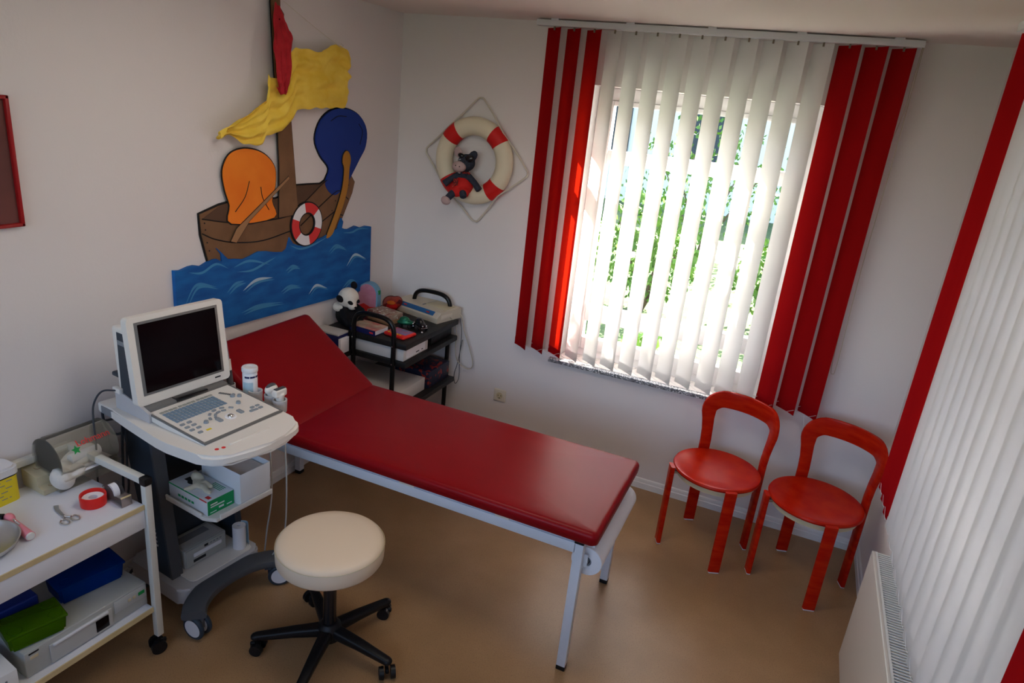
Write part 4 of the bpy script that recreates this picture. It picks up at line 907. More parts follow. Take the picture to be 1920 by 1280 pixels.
# red tin
t = thing('tape_tin', 'open red plastic ring tin with tape roll inside on the white trolley', 'tin', (0.322, -2.318, ZT))
MB().lathe([(0, 0), (0.038, 0), (0.040, 0.002), (0.0415, 0.034), (0.040, 0.040), (0.037, 0.040), (0.036, 0.005), (0, 0.005)], n=44).build('ring_wall', 'redp', t)
MB().lathe([(0.014, 0.005), (0.034, 0.005), (0.034, 0.028), (0.014, 0.028), (0.014, 0.005)], n=32).build('tape_roll', 'paper', t)
# clear tape dispenser
t = thing('tape_dispenser', 'clear plastic tape dispenser by the trolley rail corner', 'tape dispenser', (0.362, -2.262, ZT), rad(-8))
side = [(-0.055, 0)] + [(-0.018-0.037*math.cos(a), 0.026+0.034*math.sin(a)) for a in [PI*i/10 for i in range(9)]] + [(0.018, 0.030), (0.030, 0.034), (0.060, 0.037), (0.062, 0.0)]
for y in (-0.019, 0.017): MB().prism(side, lambda u, v: (u, y, v), (0, 0.002, 0)).build('side_wall', 'acrylp', t)
MB().box(0.0595, 0.0615, -0.017, 0.017, 0, 0.037).box(-0.053, 0.060, -0.017, 0.017, 0, 0.002).box(0.030, 0.060, -0.017, 0.017, 0.033, 0.035).build('body', 'acrylp', t)
MB().box(0.058, 0.063, -0.018, 0.018, 0.035, 0.039, 0.0005).build('cutter', 'tanedge', t)
MB().lathe([(0.016, -0.010), (0.026, -0.010), (0.026, 0.010), (0.016, 0.010), (0.016, -0.010)], n=32, mx=Matrix.Translation((-0.018, 0, 0.030)) @ Matrix.Rotation(PI/2, 4, 'X')).build('tape', 'paper', t)
# bandage scissors
t = thing('bandage_scissors', 'small steel bandage scissors lying on the white trolley top', 'scissors', (0.310, -2.415, ZT), rad(-6))
MB().prism([(-0.078, 0.010), (-0.070, 0.022), (-0.048, 0.012), (0.006, 0.002), (0.006, -0.006), (-0.052, 0.000)], lambda u, v: (u, v, 0.002), (0, 0, 0.0035)).build('blade', 'steel', t)
b = MB()
for s_ in (-1, 1):
    b.tube([(0.000, -0.002, 0.0045), (0.015, s_*0.006, 0.004), (0.022, s_*0.010, 0.004)], 0.0028, 8)
    b.tube([(0.038+0.018*math.cos(a), s_*0.016+0.011*math.sin(a), 0.004) for a in [2*PI*i/20 for i in range(20)]], 0.0022, 8, closed=True)
b.cyl((0.0, -0.002, 0.002), (0.0, -0.002, 0.0075), 0.004, n=12).build('handles', 'steel', t)
# otoscope
t = thing('otoscope', 'pink handled otoscope lying next to the steel bowl', 'otoscope', (0.270, -2.533, ZT), rad(-8))
MB().cyl((-0.045, 0, 0.0145), (0.075, 0, 0.0145), 0.0130, 0.0145, n=24).build('handle', 'pink', t)
MB().cyl((0.075, 0, 0.0145), (0.079, 0, 0.0145), 0.0135, 0.011, n=24).build('end_cap', 'cotton', t)
soften(MB().ell((-0.060, 0.002, 0.020), (0.022, 0.016, 0.017)).ell((-0.040, 0, 0.016), (0.014, 0.012, 0.012)).build('head', 'pink', t), 0.0035, 2)
MB().cyl((-0.070, -0.012, 0.022), (-0.088, -0.030, 0.026), 0.015, 0.012, n=20).build('eyepiece', 'black', t)
MB().box(-0.030, 0.012, -0.003, 0.003, 0.0285, 0.0300, 0.0005).tube([(-0.03, 0, 0.030), (-0.024, 0, 0.034), (-0.015, 0, 0.031)], 0.0015, 6).build('clip', 'chrome', t)
# steel bowl
o = MB().lathe([(0, 0.004), (0.085, 0.004), (0.104, 0.016), (0.110, 0.030), (0.114, 0.031), (0.114, 0.029), (0.108, 0.014), (0.088, 0.001), (0, 0)], n=56).build('steel_bowl', 'steel'); o.location = (0.262, -2.652, ZT)
tag(o, 'shallow round steel bowl at the left photo edge on the white trolley', 'bowl')

# bottom shelf of the white trolley
ZB = 0.205
t = thing('benchtop_machine', 'long grey bench machine with recessed drawer on the bottom trolley shelf', 'medical device', (0.43, -2.232, ZB), rad(-3.5))
MB().box(-0.30, 0.0, -0.418, 0.0, 0, 0.096, 0.004, 3).build('casing', 'mach', t)
MB().box(0.0, 0.006, -0.345, -0.135, 0.006, 0.078, 0.002).build('drawer', 'machl', t)
MB().box(0.004, 0.012, -0.335, -0.150, 0.070, 0.078, 0.002).build('drawer_handle', 'alu', t)
MB().box(0.0, 0.004, -0.125, -0.004, 0.042, 0.090, 0.001).build('control_panel', 'machl', t)
MB().box(0.0055, 0.0075, -0.195, -0.150, 0.016, 0.062, 0.002).build('display', 'screen', t)
MB().box(0.0042, 0.006, -0.036, -0.012, 0.060, 0.074, 0.001).build('green_key', 'greenp', t)
MB().box(0.0042, 0.006, -0.058, -0.046, 0.060, 0.072, 0.001).box(0.0042, 0.006, -0.076, -0.064, 0.060, 0.072, 0.001).build('beige_key', 'creamp', t)
MB().box(0.0, 0.0015, -0.405, -0.375, 0.083, 0.088).build('name_bar', 'outline', t); MB().box(0.0, 0.0015, -0.402, -0.378, 0.064, 0.074).build('badge', 'creamp', t)
def tub(name, label, m, loc, rz, lx, ly, h, inner):
    t = thing(name, label, 'storage tub', loc, rz)
    b = MB(); tb = bmesh.new(); q = 0.90
    P0 = [(-lx*q/2, -ly*q/2), (lx*q/2, -ly*q/2), (lx*q/2, ly*q/2), (-lx*q/2, ly*q/2)]; P1 = [(-lx*.96/2, -ly*.96/2), (lx*.96/2, -ly*.96/2), (lx*.96/2, ly*.96/2), (-lx*.96/2, ly*.96/2)]
    A_ = [tb.verts.new((*p, 0)) for p in P0]; B_ = [tb.verts.new((*p, h)) for p in P1]
    for i in range(4): tb.faces.new((A_[i], A_[(i+1) % 4], B_[(i+1) % 4], B_[i]))
    tb.faces.new(A_[::-1]); bmesh.ops.bevel(tb, geom=[e for e in tb.edges if abs(e.verts[0].co.z-e.verts[1].co.z) > 0.01 or e.verts[0].co.z+e.verts[1].co.z < 0.01], offset=0.008, segments=3, affect='EDGES')
    bmesh.ops.recalc_face_normals(tb, faces=tb.faces); bmesh.ops.solidify(tb, geom=tb.faces[:], thickness=0.0018)
    b.add(tb).build('tub_body', m, t)
    l = MB().box(-lx/2, lx/2, -ly/2, ly/2, h, h+0.010, 0.004, 3)
    l.build('lid', m, t)
    r_ = MB()
    for x in (-lx*0.27, lx*0.27):
        for y in (-ly*0.33, ly*0.33): r_.tube([(x+0.020*math.cos(a), y+0.020*math.sin(a), h+0.0105) for a in [2*PI*i/20 for i in range(20)]], 0.0015, 6, closed=True)
    r_.build('lid_ring', m, t)
    c = MB()
    for p, r2, col_ in inner: c.ell(p, r2)
    c.build('contents', inner[0][2], t)
    return t
tub('clip_box', 'translucent blue lidded box on the grey machine, half under the drawer', 'blueb', (0.272, -2.345, ZB+0.0965), rad(-12), 0.12, 0.225, 0.062, [((0.02, 0.03, 0.028), (0.034, 0.06, 0.024), 'cotton')])
tub('snack_box', 'translucent lime green lidded box on the grey machine', 'greenb', (0.345, -2.578, ZB+0.0965), rad(-15), 0.115, 0.170, 0.055, [((0.015, -0.035, 0.026), (0.03, 0.034, 0.022), 'yellow'), ((0.01, 0.038, 0.024), (0.03, 0.024, 0.02), 'greenp')])
item('blue_case', 'solid dark blue case behind the green box on the bottom shelf', 'case', MB().box(-0.07, 0.07, -0.11, 0.11, 0, 0.072, 0.006, 3), 'navyb', (0.215, -2.595, ZB+0.0965), rad(-5)) if 0 else item('blue_case', 'solid dark blue case behind the green box on the bottom shelf', 'case', MB().box(-0.045, 0.045, -0.09, 0.09, 0, 0.066, 0.006, 3), 'navyb', (0.205, -2.585, ZB+0.0965), rad(-8))
t = thing('product_box', 'white card box with printed front at the bottom left corner', 'box', (0.345, -2.765, ZB), rad(-8))
MB().box(-0.10, 0.085, -0.085, 0.085, 0, 0.098, 0.001).build('carton', 'card', t)
MB().ell((0.086, -0.02, 0.083), (0.001, 0.030, 0.014)).ell((0.06, -0.03, 0.0985), (0.024, 0.028, 0.001)).build('blue_picture', 'panel', t)
b = MB()
for k in range(4): b.box(0.0855, 0.0862, 0.020+k*0.010, 0.026+k*0.010, 0.055, 0.075)
b.build('print', 'grey', t)
MB().box(0.0855, 0.0860, -0.06, 0.01, 0.066, 0.068).build('red_line', 'redt', t)

# ------------------------------------------------------------------ ultrasound cart
UO = (0.40, -1.905, 0); UR = rad(-7)
t = thing('ultrasound_cart', 'ivory and slate ultrasound cart on big casters at the head of the couch', 'cart', UO, UR)
def slab(P, z0, z1, bev=0.006):
    b = MB(); tb = bmesh.new(); a = [tb.verts.new((u, v, z0)) for u, v in P]; c = [tb.verts.new((u, v, z1)) for u, v in P]; n = len(P)
    tb.faces.new(a[::-1]); tb.faces.new(c)
    for i in range(n): tb.faces.new((a[i], a[(i+1) % n], c[(i+1) % n], c[i]))
    if bev: bmesh.ops.bevel(tb, geom=[e for e in tb.edges if abs(e.verts[0].co.z-e.verts[1].co.z) < 1e-5], offset=bev, segments=3, affect='EDGES')
    bmesh.ops.recalc_face_normals(tb, faces=tb.faces); return b.add(tb)
def rrect(x0, x1, y0, y1, r, n=5):
    P = []
    for cx, cy_, a0 in ((x1-r, y1-r, 0), (x0+r, y1-r, 90), (x0+r, y0+r, 180), (x1-r, y0+r, 270)):
        P += [(cx+r*math.cos(rad(a0+90*i/n)), cy_+r*math.sin(rad(a0+90*i/n))) for i in range(n+1)]
    return P
slab(rrect(-0.30, 0.055, -0.175, 0.205, 0.035), 0.075, 0.145, 0.008).build('base', 'usg', t)
slab(rrect(-0.155, 0.035, -0.115, 0.180, 0.02), 0.1455, 0.150, 0.002).build('base_tray', 'usw', t)
# front bow with two casters
P = [Vector(p) for p in ((0.165, -0.205, 0.115), (0.125, -0.165, 0.122), (0.090, -0.09, 0.126), (0.078, 0.01, 0.127), (0.090, 0.11, 0.126), (0.125, 0.19, 0.122), (0.165, 0.230, 0.115))]
S = spline(P, 5); fr = []
for i, p in enumerate(S):
    d = (S[min(i+1, len(S)-1)]-S[max(i-1, 0)]).normalized(); z = Vector((0, 0, 1)); w = d.cross(z).normalized(); fr.append((p, w, z))
MB().frame(fr, 0.090, 0.036).build('front_bow', 'usm', t)
MB().box(0.0, 0.09, -0.07, 0.09, 0.085, 0.118, 0.006).build('bow_joint', 'usm', t)
for i, (x, y, a) in enumerate(((0.163, -0.18, 8), (0.163, 0.228, 50), (-0.26, -0.13, 20), (-0.26, 0.16, 10))):
    mx = Matrix.Translation((x, y, 0)) @ Matrix.Rotation(rad(a), 4, 'Z'); r = 0.05
    g = MB()
    for s_ in (-1, 1): g.lathe([(0.030, -0.008), (r-0.006, -0.009), (r, -0.004), (r, 0.004), (r-0.006, 0.009), (0.030, 0.008), (0.030, -0.008)], n=36, mx=mx @ Matrix.Translation((-0.012, s_*0.019, r)) @ Matrix.Rotation(PI/2, 4, 'X'))
    o = g.build('caster', 'usd', t)
    g = MB()
    for s_ in (-1, 1): g.cyl((-0.012, s_*0.019-0.0085, r), (-0.012, s_*0.019+0.0085, r), r-0.0095, n=36, mx=mx)
    g.build('wheel_disc', 'lidw', o)
    MB().box(-0.045, 0.020, -0.0095, 0.0095, 0.045, 0.108 if i < 2 else 0.10, 0.008, 3, mx=mx).box(-0.075, -0.03, -0.012, 0.012, 0.078, 0.086, 0.002, mx=mx).build('caster_fork', 'usg' if i > 1 else 'usm', o)
# leaning side columns
colp = [(-0.175, 0.145), (-0.045, 0.145), (-0.125, 0.80), (-0.305, 0.80)]
for y0, y1 in ((-0.150, -0.105), (0.165, 0.195)):
    MB().prism(colp, lambda u, v: (u, y0, v), (0, y1-y0, 0)).build('column', 'usd', t)
MB().prism([(-0.052, 0.145), (-0.040, 0.145), (-0.118, 0.80), (-0.132, 0.80)], lambda u, v: (u, -0.1515, v), (0, 0.048, 0)).build('column_edge', 'usm', t)
MB().prism([(-0.175, 0.145), (-0.160, 0.145), (-0.290, 0.80), (-0.305, 0.80)], lambda u, v: (u, -0.105, v), (0, 0.27, 0)).build('back_panel', 'usd', t)
for k in range(7):
    pass
b = MB()
for k in range(8): b.box(-0.205+k*0.0045*0, -0.165, -0.1525, -0.150, 0.27+k*0.018, 0.277+k*0.018, mx=Matrix.Translation((0.045-k*0.0024, 0, 0)))
b.build('vent_slot', 'machl', t)
# middle shelf
b = slab([(-0.16, -0.118), (0.135, -0.125), (0.150, -0.112), (0.185, -0.100), (0.185, 0.160), (-0.16, 0.160)], 0.485, 0.500, 0.003); b.build('middle_shelf', 'usw', t)
b = MB().box(-0.12, 0.130, -0.127, -0.119, 0.490, 0.512, 0.002).box(0.181, 0.189, -0.085, 0.158, 0.490, 0.512, 0.002).build('shelf_lip', 'usw', t)
MB().box(-0.11, 0.06, 0.148, 0.152, 0.50, 0.57).build('shelf_back', 'usd', t)
# top tray with rounded front and handle groove
TR = [(-0.25, -0.235), (-0.10, -0.245), (0.10, -0.262), (0.16, -0.262)] + [(0.30+0.095*math.cos(rad(a))*0.9, -0.150+0.095*math.sin(rad(a))) for a in (-95, -75, -55, -35, -15)] + [(0.405, -0.09), (0.408, -0.03), (0.400, 0.04)] + [(0.305+0.085*math.cos(rad(a)), 0.085+0.07*math.sin(rad(a))) for a in (10, 35, 60, 85)] + [(0.20, 0.165), (-0.10, 0.175), (-0.25, 0.165)]
slab(TR, 0.838, 0.878, 0.010).build('tray', 'usw', t)
slab([(-0.28, -0.20), (0.05, -0.22), (0.22, -0.20), (0.24, 0.09), (0.05, 0.14), (-0.28, 0.13)], 0.800, 0.838, 0.008).build('tray_underside', 'usd', t)
MB().box(0.318, 0.326, -0.135, 0.035, 0.876, 0.882, 0.002).build('handle_groove', 'usw', t)
MB().cyl((0.318, -0.182, 0.8775), (0.318, -0.182, 0.8788), 0.007, n=20).cyl((0.324, -0.160, 0.8775), (0.324, -0.160, 0.8788), 0.007, n=20).build('warning_mark', 'redt', t)
MB().box(0.212, 0.232, -0.2495, -0.243, 0.852, 0.864).build('tray_port', 'dark', t)
MB().box(-0.29, -0.20, -0.235, -0.10, 0.84, 0.880, 0.008).build('rear_housing', 'usw', t)
MB().box(-0.26, -0.19, -0.2385, -0.236, 0.846, 0.874).build('vent_label', 'grey', t)
for x, y in ((0.185, 0.205), (0.125, 0.215), (0.05, 0.20)):
    MB().lathe([(0.020, 0), (0.026, 0), (0.028, 0.05), (0.022, 0.05), (0.020, 0)], (x, y, 0.842), n=24).box(x-0.012, x+0.012, 0.150, y-0.02, 0.848, 0.862).build('probe_holder', 'usg', t)

# scanner (laptop style) standing on the cart
t = thing('ultrasound_scanner', 'ivory ultrasound scanner with dark screen and blue keyboard on the cart', 'medical device', UO, UR)
KM = Matrix.Translation((-0.045, -0.035, 0.9125)) @ Matrix.Rotation(rad(2.2), 4, 'Z') @ Matrix.Rotation(rad(4.5), 4, 'Y')   # keyboard deck frame: x 0..0.315
K = MB().box(0.0, 0.315, -0.172, 0.172, -0.030, 0.0, 0.006, 3, mx=KM); K.build('keyboard_base', 'usw', t)
b = MB()
for bx in ((0.306, 0.316, -0.173, 0.173), (0.0, 0.306, -0.1735, -0.168), (0.0, 0.306, 0.168, 0.1735)): b.box(bx[0], bx[1], bx[2], bx[3], -0.006, 0.0016, 0.001, mx=KM)
b.build('deck_edge', 'bez', t)
MB().box(0.004, 0.304, -0.166, 0.166, 0.0, 0.0012, mx=KM).build('deck_plate', 'usw', t)
b = MB(); bl_ = MB()
for r_ in range(5):
    for c_ in range(14): b.box(0.062+r_*0.0165, 0.0765+r_*0.0165, -0.150+c_*0.0155, -0.1365+c_*0.0155, 0.001, 0.0036, 0.0012, 1, mx=KM)
b.build('letter_keys', 'key_b', t)
g = MB()
for c_ in range(12): g.box(0.045, 0.056, -0.150+c_*0.0178+(c_//4)*0.004, -0.1345+c_*0.0178+(c_//4)*0.004, 0.001, 0.0034, 0.001, 1, mx=KM)
g.build('function_keys', 'key_l', t)
g = MB()
for x, y in ((0.165, -0.145), (0.165, -0.118), (0.190, -0.145), (0.190, -0.118), (0.215, -0.145), (0.215, -0.118), (0.245, -0.135), (0.10, 0.125), (0.225, 0.132), (0.225, 0.108), (0.245, 0.130), (0.245, 0.108)):
    g.box(x-0.006, x+0.006, y-0.0085, y+0.0085, 0.001, 0.004, 0.003, 2, mx=KM)
for k in range(5):
    a = rad(-70+k*30); g.box(-0.005, 0.005, -0.009, 0.009, 0.001, 0.004, 0.003, 2, mx=KM @ Matrix.Translation((0.215-0.062*math.cos(a), 0.005+0.062*math.sin(a), 0)) @ Matrix.Rotation(-a, 4, 'Z'))
    if k < 4: g.box(-0.005, 0.005, -0.009, 0.009, 0.001, 0.004, 0.003, 2, mx=KM @ Matrix.Translation((0.215-0.042*math.cos(a), 0.005+0.042*math.sin(a), 0)) @ Matrix.Rotation(-a, 4, 'Z'))
g.build('control_keys', 'key_g', t)
for bx in ((0.205, 0.235, -0.045, -0.028), (0.205, 0.235, 0.048, 0.065), (0.238, 0.250, 0.080, 0.102)): MB().box(*bx, 0.001, 0.0045, 0.004, 2, mx=KM).build('wide_key', 'key_g', t)
g = MB()
for x, y in ((0.205, -0.080), (0.165, 0.095), (0.125, 0.135), (0.110, 0.115)): g.cyl((x, y, 0.001), (x, y, 0.010), 0.009, 0.0075, n=20, mx=KM)
g.build('knob', 'key_g', t)
g = MB()
for k in range(8): g.box(0.058+k*0.0055, 0.0605+k*0.0055, 0.093+k*0.003, 0.103+k*0.003, 0.001, 0.006, 0.0008, 1, mx=KM)
g.build('slider', 'bez', t)
MB().lathe([(0.014, 0.001), (0.021, 0.001), (0.019, 0.004), (0.013, 0.004), (0.014, 0.001)], n=28, mx=KM @ Matrix.Translation((0.225, 0.010, 0))).build('trackball_ring', 'paper', t)
MB().ell((0.225, 0.010, 0.001), (0.012, 0.012, 0.010), mx=KM).build('trackball', 'chrome', t)
MB().box(0.242, 0.252, -0.112, -0.092, 0.001, 0.0016, mx=KM).build('yellow_label', 'yellow', t)
MB().box(-0.020, 0.022, -0.168, 0.168, -0.004, 0.012, 0.004, 2, mx=KM).build('hinge_bar', 'bez', t)
MB().box(-0.008, 0.026, -0.060, 0.075, 0.004, 0.0165, 0.004, 2, mx=KM).build('hinge_grip', 'blackg', t)
# screen panel
SM = Matrix.Translation((-0.052, -0.028, 0.927)) @ Matrix.Rotation(rad(1), 4, 'Z') @ Matrix.Rotation(rad(-6), 4, 'Y')
def ringpanel(b, w, h, r, d0, d1, mx): return b.prism([(u, v) for u, v in rrect(-w/2, w/2, 0, h, r)], lambda u, v: mx @ Vector((d0, u, v)), (mx.to_3x3() @ Vector((d1-d0, 0, 0))))
ringpanel(MB(), 0.388, 0.325, 0.016, -0.030, 0.0, SM).build('screen_housing', 'usw', t)
MB().box(-0.001, 0.002, -0.168, 0.168, 0.035, 0.305, 0.001, mx=SM).build('screen_bezel', 'bez', t)
MB().box(0.0018, 0.0026, -0.157, 0.157, 0.044, 0.296, mx=SM).build('screen', 'screen', t)
MB().box(0.0, 0.0012, 0.125, 0.150, 0.017, 0.022, mx=SM).build('power_mark', 'outline', t)
# rear body behind the screen
RB = Matrix.Translation((-0.052, -0.028, 0.890))
MB().box(-0.130, -0.035, -0.180, 0.180, 0.0, 0.315, 0.012, 3, mx=RB @ Matrix.Rotation(rad(-4), 4, 'Y')).build('rear_body', 'usw', t)
MB().prism([(-0.115, 0.03), (-0.045, 0.02), (-0.062, 0.29), (-0.115, 0.29)], lambda u, v: RB @ Vector((u, -0.1815, v)), (0, 0.003, 0)).build('side_grille', 'usd', t)
MB().box(-0.112, -0.070, -0.1835, -0.1805, 0.245, 0.262, mx=RB).build('side_label', 'grey', t)
MB().prism([(-0.14, 0.0), (0.06, 0.0), (0.06, 0.035), (-0.02, 0.055), (-0.12, 0.075), (-0.14, 0.06)], lambda u, v: RB @ Vector((u-0.01, -0.186, v-0.012)), (0, 0.012, 0)).build('side_arm', 'usg', t)
MB().box(-0.200, -0.125, -0.165, -0.140, 0.095, 0.112, 0.006, 3, mx=RB).build('rear_latch', 'usd', t)
MB().box(-0.150, -0.105, -0.196, -0.178, 0.055, 0.075, 0.004, mx=RB).build('cable_plug', 'usw', t)
text('mindray', 0.0, 'grey', t, Matrix.Identity(4)) if 0 else None

def U(x, y, z): 
    return Matrix.Translation(UO) @ Matrix.Rotation(UR, 4, 'Z') @ Vector((x, y, z))
# probes, tub
t = thing('wipes_tub', 'white cylindrical wipes tub with blue stripe between scanner and couch', 'tub', tuple(U(0.020, 0.200, 0.846)))
MB().lathe([(0, 0), (0.0275, 0), (0.0285, 0.004), (0.0285, 0.118), (0.0275, 0.120), (0, 0.120)], n=36).build('tub_body', 'paper', t)
MB().lathe([(0, 0.120), (0.0305, 0.120), (0.0315, 0.124), (0.0315, 0.136), (0.029, 0.140), (0.014, 0.141), (0.012, 0.137), (0, 0.137)], n=36).build('lid', 'lidw', t)
for k in range(8):
    if k % 2 == 0 or k > 5: MB().grid(lambda u, v: (0.0288*math.cos((k+u*0.9)*PI/4), 0.0288*math.sin((k+u*0.9)*PI/4), 0.098+0.008*v), 4, 1).build('blue_stripe', 'navy', t)
MB().grid(lambda u, v: (0.0287*math.cos(-1.9+u*1.5), 0.0287*math.sin(-1.9+u*1.5), 0.02+0.06*v), 8, 1).build('label', 'foam', t)
for (x, y), lab, rz, kind in (((0.185, 0.205), 'white flat-headed ultrasound probe in the front holder', 0, 0), ((0.125, 0.215), 'white round-headed ultrasound probe in the second holder', 0, 1)):
    t = thing('ultrasound_probe', lab, 'probe', tuple(U(x, y, 0.846)), UR, 'ultrasound probes')
    if kind == 0:
        soften(MB().tube([(0, 0, 0.0), (0, 0, 0.045), (0, 0, 0.07)], [0.012, 0.015, 0.019], 16).box(-0.013, 0.013, -0.030, 0.028, 0.060, 0.092, 0.006, 2).build('probe_body', 'usw', t), 0.003, 2)
        MB().box(-0.009, 0.009, -0.024, 0.024, 0.0905, 0.0945, 0.002).build('lens', 'usm', t)
    else:
        soften(MB().tube([(0, 0, 0.0), (0, 0, 0.04), (0, 0, 0.055)], [0.012, 0.015, 0.018], 16).ell((0, 0, 0.068), (0.018, 0.030, 0.022)).build('probe_body', 'usw', t), 0.003, 2)
        MB().ell((0, 0, 0.078), (0.012, 0.025, 0.0165)).build('lens', 'usm', t)
t = thing('rod_probe', 'shiny steel rod probe standing behind the screen edge', 'probe', tuple(U(-0.120, 0.207, 0.83)), UR)
MB().cyl((0, 0, 0.145), (-0.016, 0, 0.27), 0.0065, 0.004, n=16).build('rod', 'chrome', t)
MB().cyl((0.003, 0, 0.10), (0, 0, 0.145), 0.012, 0.010, n=18).build('collar', 'usw', t)
MB().cyl((0.010, 0, 0.02), (0.003, 0, 0.10), 0.014, 0.012, n=18).build('handle', 'usm', t)
MB().lathe([(0.016, 0), (0.020, 0), (0.020, 0.03), (0.016, 0.03), (0.016, 0)], (0.010, 0, 0.01), n=20).build('holder_ring', 'usg', t)
# cables of the probes
for i, (P, lab) in enumerate((([U(0.185, 0.205, 0.845), U(0.20, 0.215, 0.70), U(0.20, 0.22, 0.45), U(0.18, 0.22, 0.25), U(0.12, 0.20, 0.12)], 'grey probe cable hanging nearest the couch end'), ([U(0.125, 0.215, 0.845), U(0.13, 0.20, 0.70), U(0.135, 0.20, 0.45), U(0.10, 0.20, 0.25), U(0.06, 0.22, 0.12)], 'grey probe cable hanging beside the glove box shelf'))):
    tag(MB().tube(P, 0.0032, 8, smooth=8).build('probe_cable', 'cableg'), lab, 'cable', 'probe cables')
# black cables at the left of the cart
cabs = [([(0.195, -2.102, 0.955), (0.155, -2.13, 0.950), (0.140, -2.155, 0.905), (0.165, -2.180, 0.855), (0.180, -2.190, 0.80), (0.155, -2.175, 0.72), (0.11, -2.15, 0.64), (0.09, -2.14, 0.50)], 0.0035, 'grey cable curving down from the scanner plug'),
        ([(0.06, -2.06, 0.845), (0.045, -2.06, 0.80), (0.06, -2.06, 0.755), (0.11, -2.06, 0.735), (0.15, -2.04, 0.76), (0.17, -2.03, 0.80)], 0.005, 'thick black cable loop under the left end of the cart'),
        ([(0.004, -2.27, 0.775), (0.05, -2.14, 0.790), (0.10, -2.08, 0.80), (0.16, -2.03, 0.815)], 0.0045, 'black cable running from the wall under the cart'),
        ([(0.14, -2.05, 0.82), (0.135, -2.06, 0.65), (0.13, -2.07, 0.45), (0.12, -2.06, 0.30)], 0.0045, 'black cable hanging behind the slate column'),
        ([(0.155, -2.05, 0.82), (0.165, -2.06, 0.72), (0.155, -2.06, 0.62), (0.16, -2.07, 0.50), (0.12, -2.10, 0.40)], 0.004, 'wavy black cable next to the slate column')]
for P, r, lab in cabs: tag(MB().tube(P, r, 8, smooth=7).build('hanging_cable', 'rubber'), lab, 'cable', 'black cables behind the cart')
# glove box on the middle shelf
g0 = U(0.15, -0.105, 0.502)
t = thing('glove_box', 'green and white glove box with pale gloves on the cart shelf', 'glove box', tuple(U(0.030, -0.050, 0.5005)), UR)
MB().box(-0.115, 0.115, -0.058, 0.058, 0, 0.062, 0.001).build('carton', 'card', t)
MB().box(0.1150, 0.1156, -0.0575, 0.0575, 0.001, 0.061).build('green_end', 'green', t)
MB().box(-0.114, 0.07, -0.0586, -0.0575, 0.056, 0.0615).build('green_stripe', 'green', t); MB().box(0.07, 0.112, -0.0586, -0.0575, 0.056, 0.0615).build('red_stripe', 'redt', t)
b = MB()
for i, (u, w) in enumerate(((-0.045, 0.030), (-0.045, 0.060))): b.box(0.1157, 0.1160, u, u+w, 0.040-i*0.010, 0.045-i*0.010)
b.box(0.1157, 0.1160, -0.01, 0.012, 0.014, 0.022).box(0.1157, 0.1160, 0.025, 0.048, 0.012, 0.016).box(0.1157, 0.1160, -0.048, -0.02, 0.008, 0.011).build('white_print', 'paper', t)
b = MB()
for k in range(4): b.box(0.02, 0.085, 0.020+k*0.008, 0.023+k*0.008, 0.062, 0.0625)
for k in range(5): b.box(-0.06+k*0.02, -0.045+k*0.02, -0.0586, -0.058, 0.020, 0.030)
b.build('green_print', 'green', t)
MB().box(0.082, 0.104, -0.045, -0.030, 0.062, 0.0626).build('red_logo', 'redt', t)
MB().lathe([(0, 0), (0.022, 0)], (-0.045, 0.0, 0.0625), n=24).box(-0.085, 0.0, -0.012, 0.012, 0.0620, 0.0626).build('opening', 'dark', t)
o = soften(MB().ell((-0.035, 0.012, 0.075), (0.030, 0.018, 0.022), (0, 0.6, 0.3)).ell((0.0, -0.005, 0.072), (0.038, 0.024, 0.010), (0, 0.1, -0.2)).tube([(0.02, -0.005, 0.072), (0.06, -0.018, 0.069), (0.078, -0.016, 0.067)], [0.012, 0.010, 0.008], 10).tube([(0.0, -0.015, 0.072), (-0.005, -0.045, 0.068), (-0.02, -0.060, 0.066)], [0.012, 0.010, 0.006], 10).tube([(0.01, 0.01, 0.073), (0.05, 0.012, 0.068)], [0.012, 0.008], 10).build('latex_glove', 'latex'), 0.004, 2)
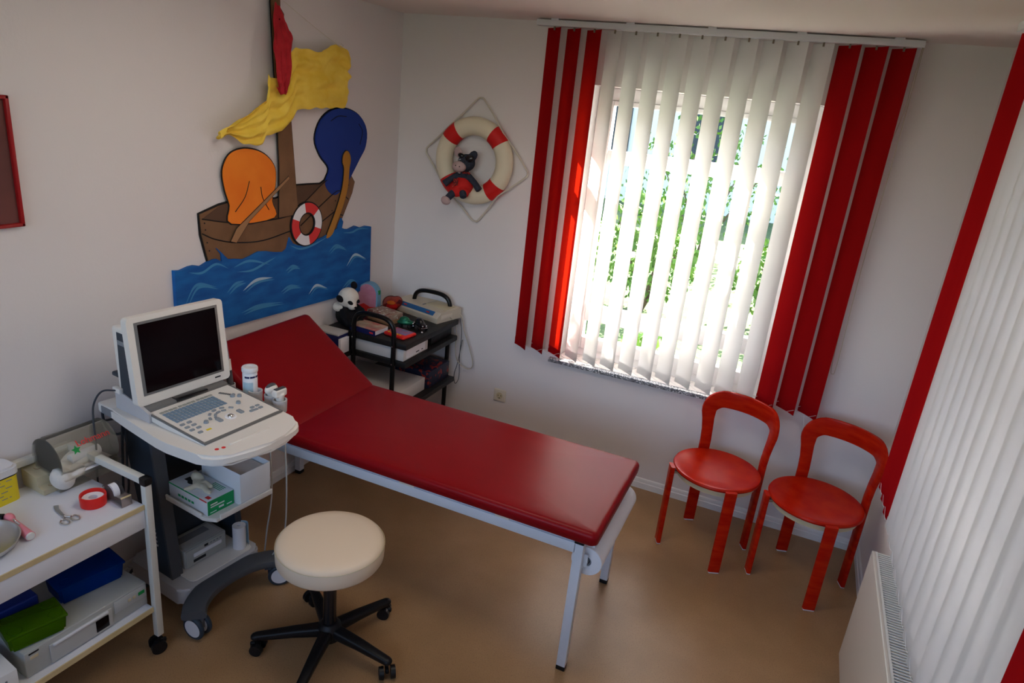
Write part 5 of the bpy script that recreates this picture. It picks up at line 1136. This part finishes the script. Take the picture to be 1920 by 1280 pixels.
o.location = U(0.030, -0.050, 0.5005); o.rotation_euler = (0, 0, UR); tag(o, 'crumpled pale latex glove lying on the glove box', 'glove')
t = thing('plastic_file_tray', 'whitish translucent open tray standing behind the glove box', 'tray', tuple(U(0.055, 0.085, 0.5005)), UR)
MB().box(-0.105, 0.125, -0.073, -0.0705, 0, 0.138, 0.001).box(0.1225, 0.125, -0.0705, 0.070, 0, 0.135, 0.001).box(-0.105, 0.1225, 0.068, 0.0705, 0, 0.135, 0.001).box(-0.105, 0.1225, -0.0705, 0.068, 0, 0.003).build('tray_shell', 'card', t)
MB().box(-0.10, 0.118, -0.055, 0.060, 0.003, 0.115, 0.002).build('stacked_card', 'lbox', t)
# printer on the base
t = thing('video_printer', 'small grey video printer with paper slot on the cart base', 'printer', tuple(U(-0.050, 0.010, 0.1505)), UR)
MB().box(-0.115, 0.0, -0.098, 0.098, 0, 0.086, 0.003).build('casing', 'mach', t)
MB().box(0.0, 0.006, -0.094, 0.094, 0.004, 0.083, 0.003).build('front_panel', 'mach', t)
MB().box(0.006, 0.012, -0.062, 0.070, 0.044, 0.062, 0.004).build('paper_strip', 'paper', t)
MB().box(0.0058, 0.0066, -0.062, -0.005, 0.018, 0.031).box(0.0058, 0.0066, -0.01, 0.008, 0.066, 0.077).build('slot', 'dark', t)
b = MB()
for k in range(4): b.box(0.0058, 0.0072, 0.018+k*0.015, 0.026+k*0.015, 0.069, 0.074)
b.build('button', 'grey', t)
MB().box(-0.10, -0.012, -0.085, 0.085, 0.0861, 0.0866).build('top_label', 'machl', t)
MB().box(-0.095, -0.055, -0.08, 0.06, 0.0866, 0.0869).build('print', 'grey', t)
t = thing('printer_paper_roll', 'upright roll of thermal paper beside the video printer', 'paper roll', tuple(U(-0.010, 0.145, 0.1505)), UR)
MB().lathe([(0.008, 0), (0.027, 0), (0.027, 0.108), (0.008, 0.108), (0.008, 0)], n=32).build('paper', 'paper', t)
MB().grid(lambda u, v: (-0.02+0.045*u, 0.027+0.012*math.sin(u*3), 0.11*v), 8, 1, 0.0006).build('loose_sheet', 'foam', t)
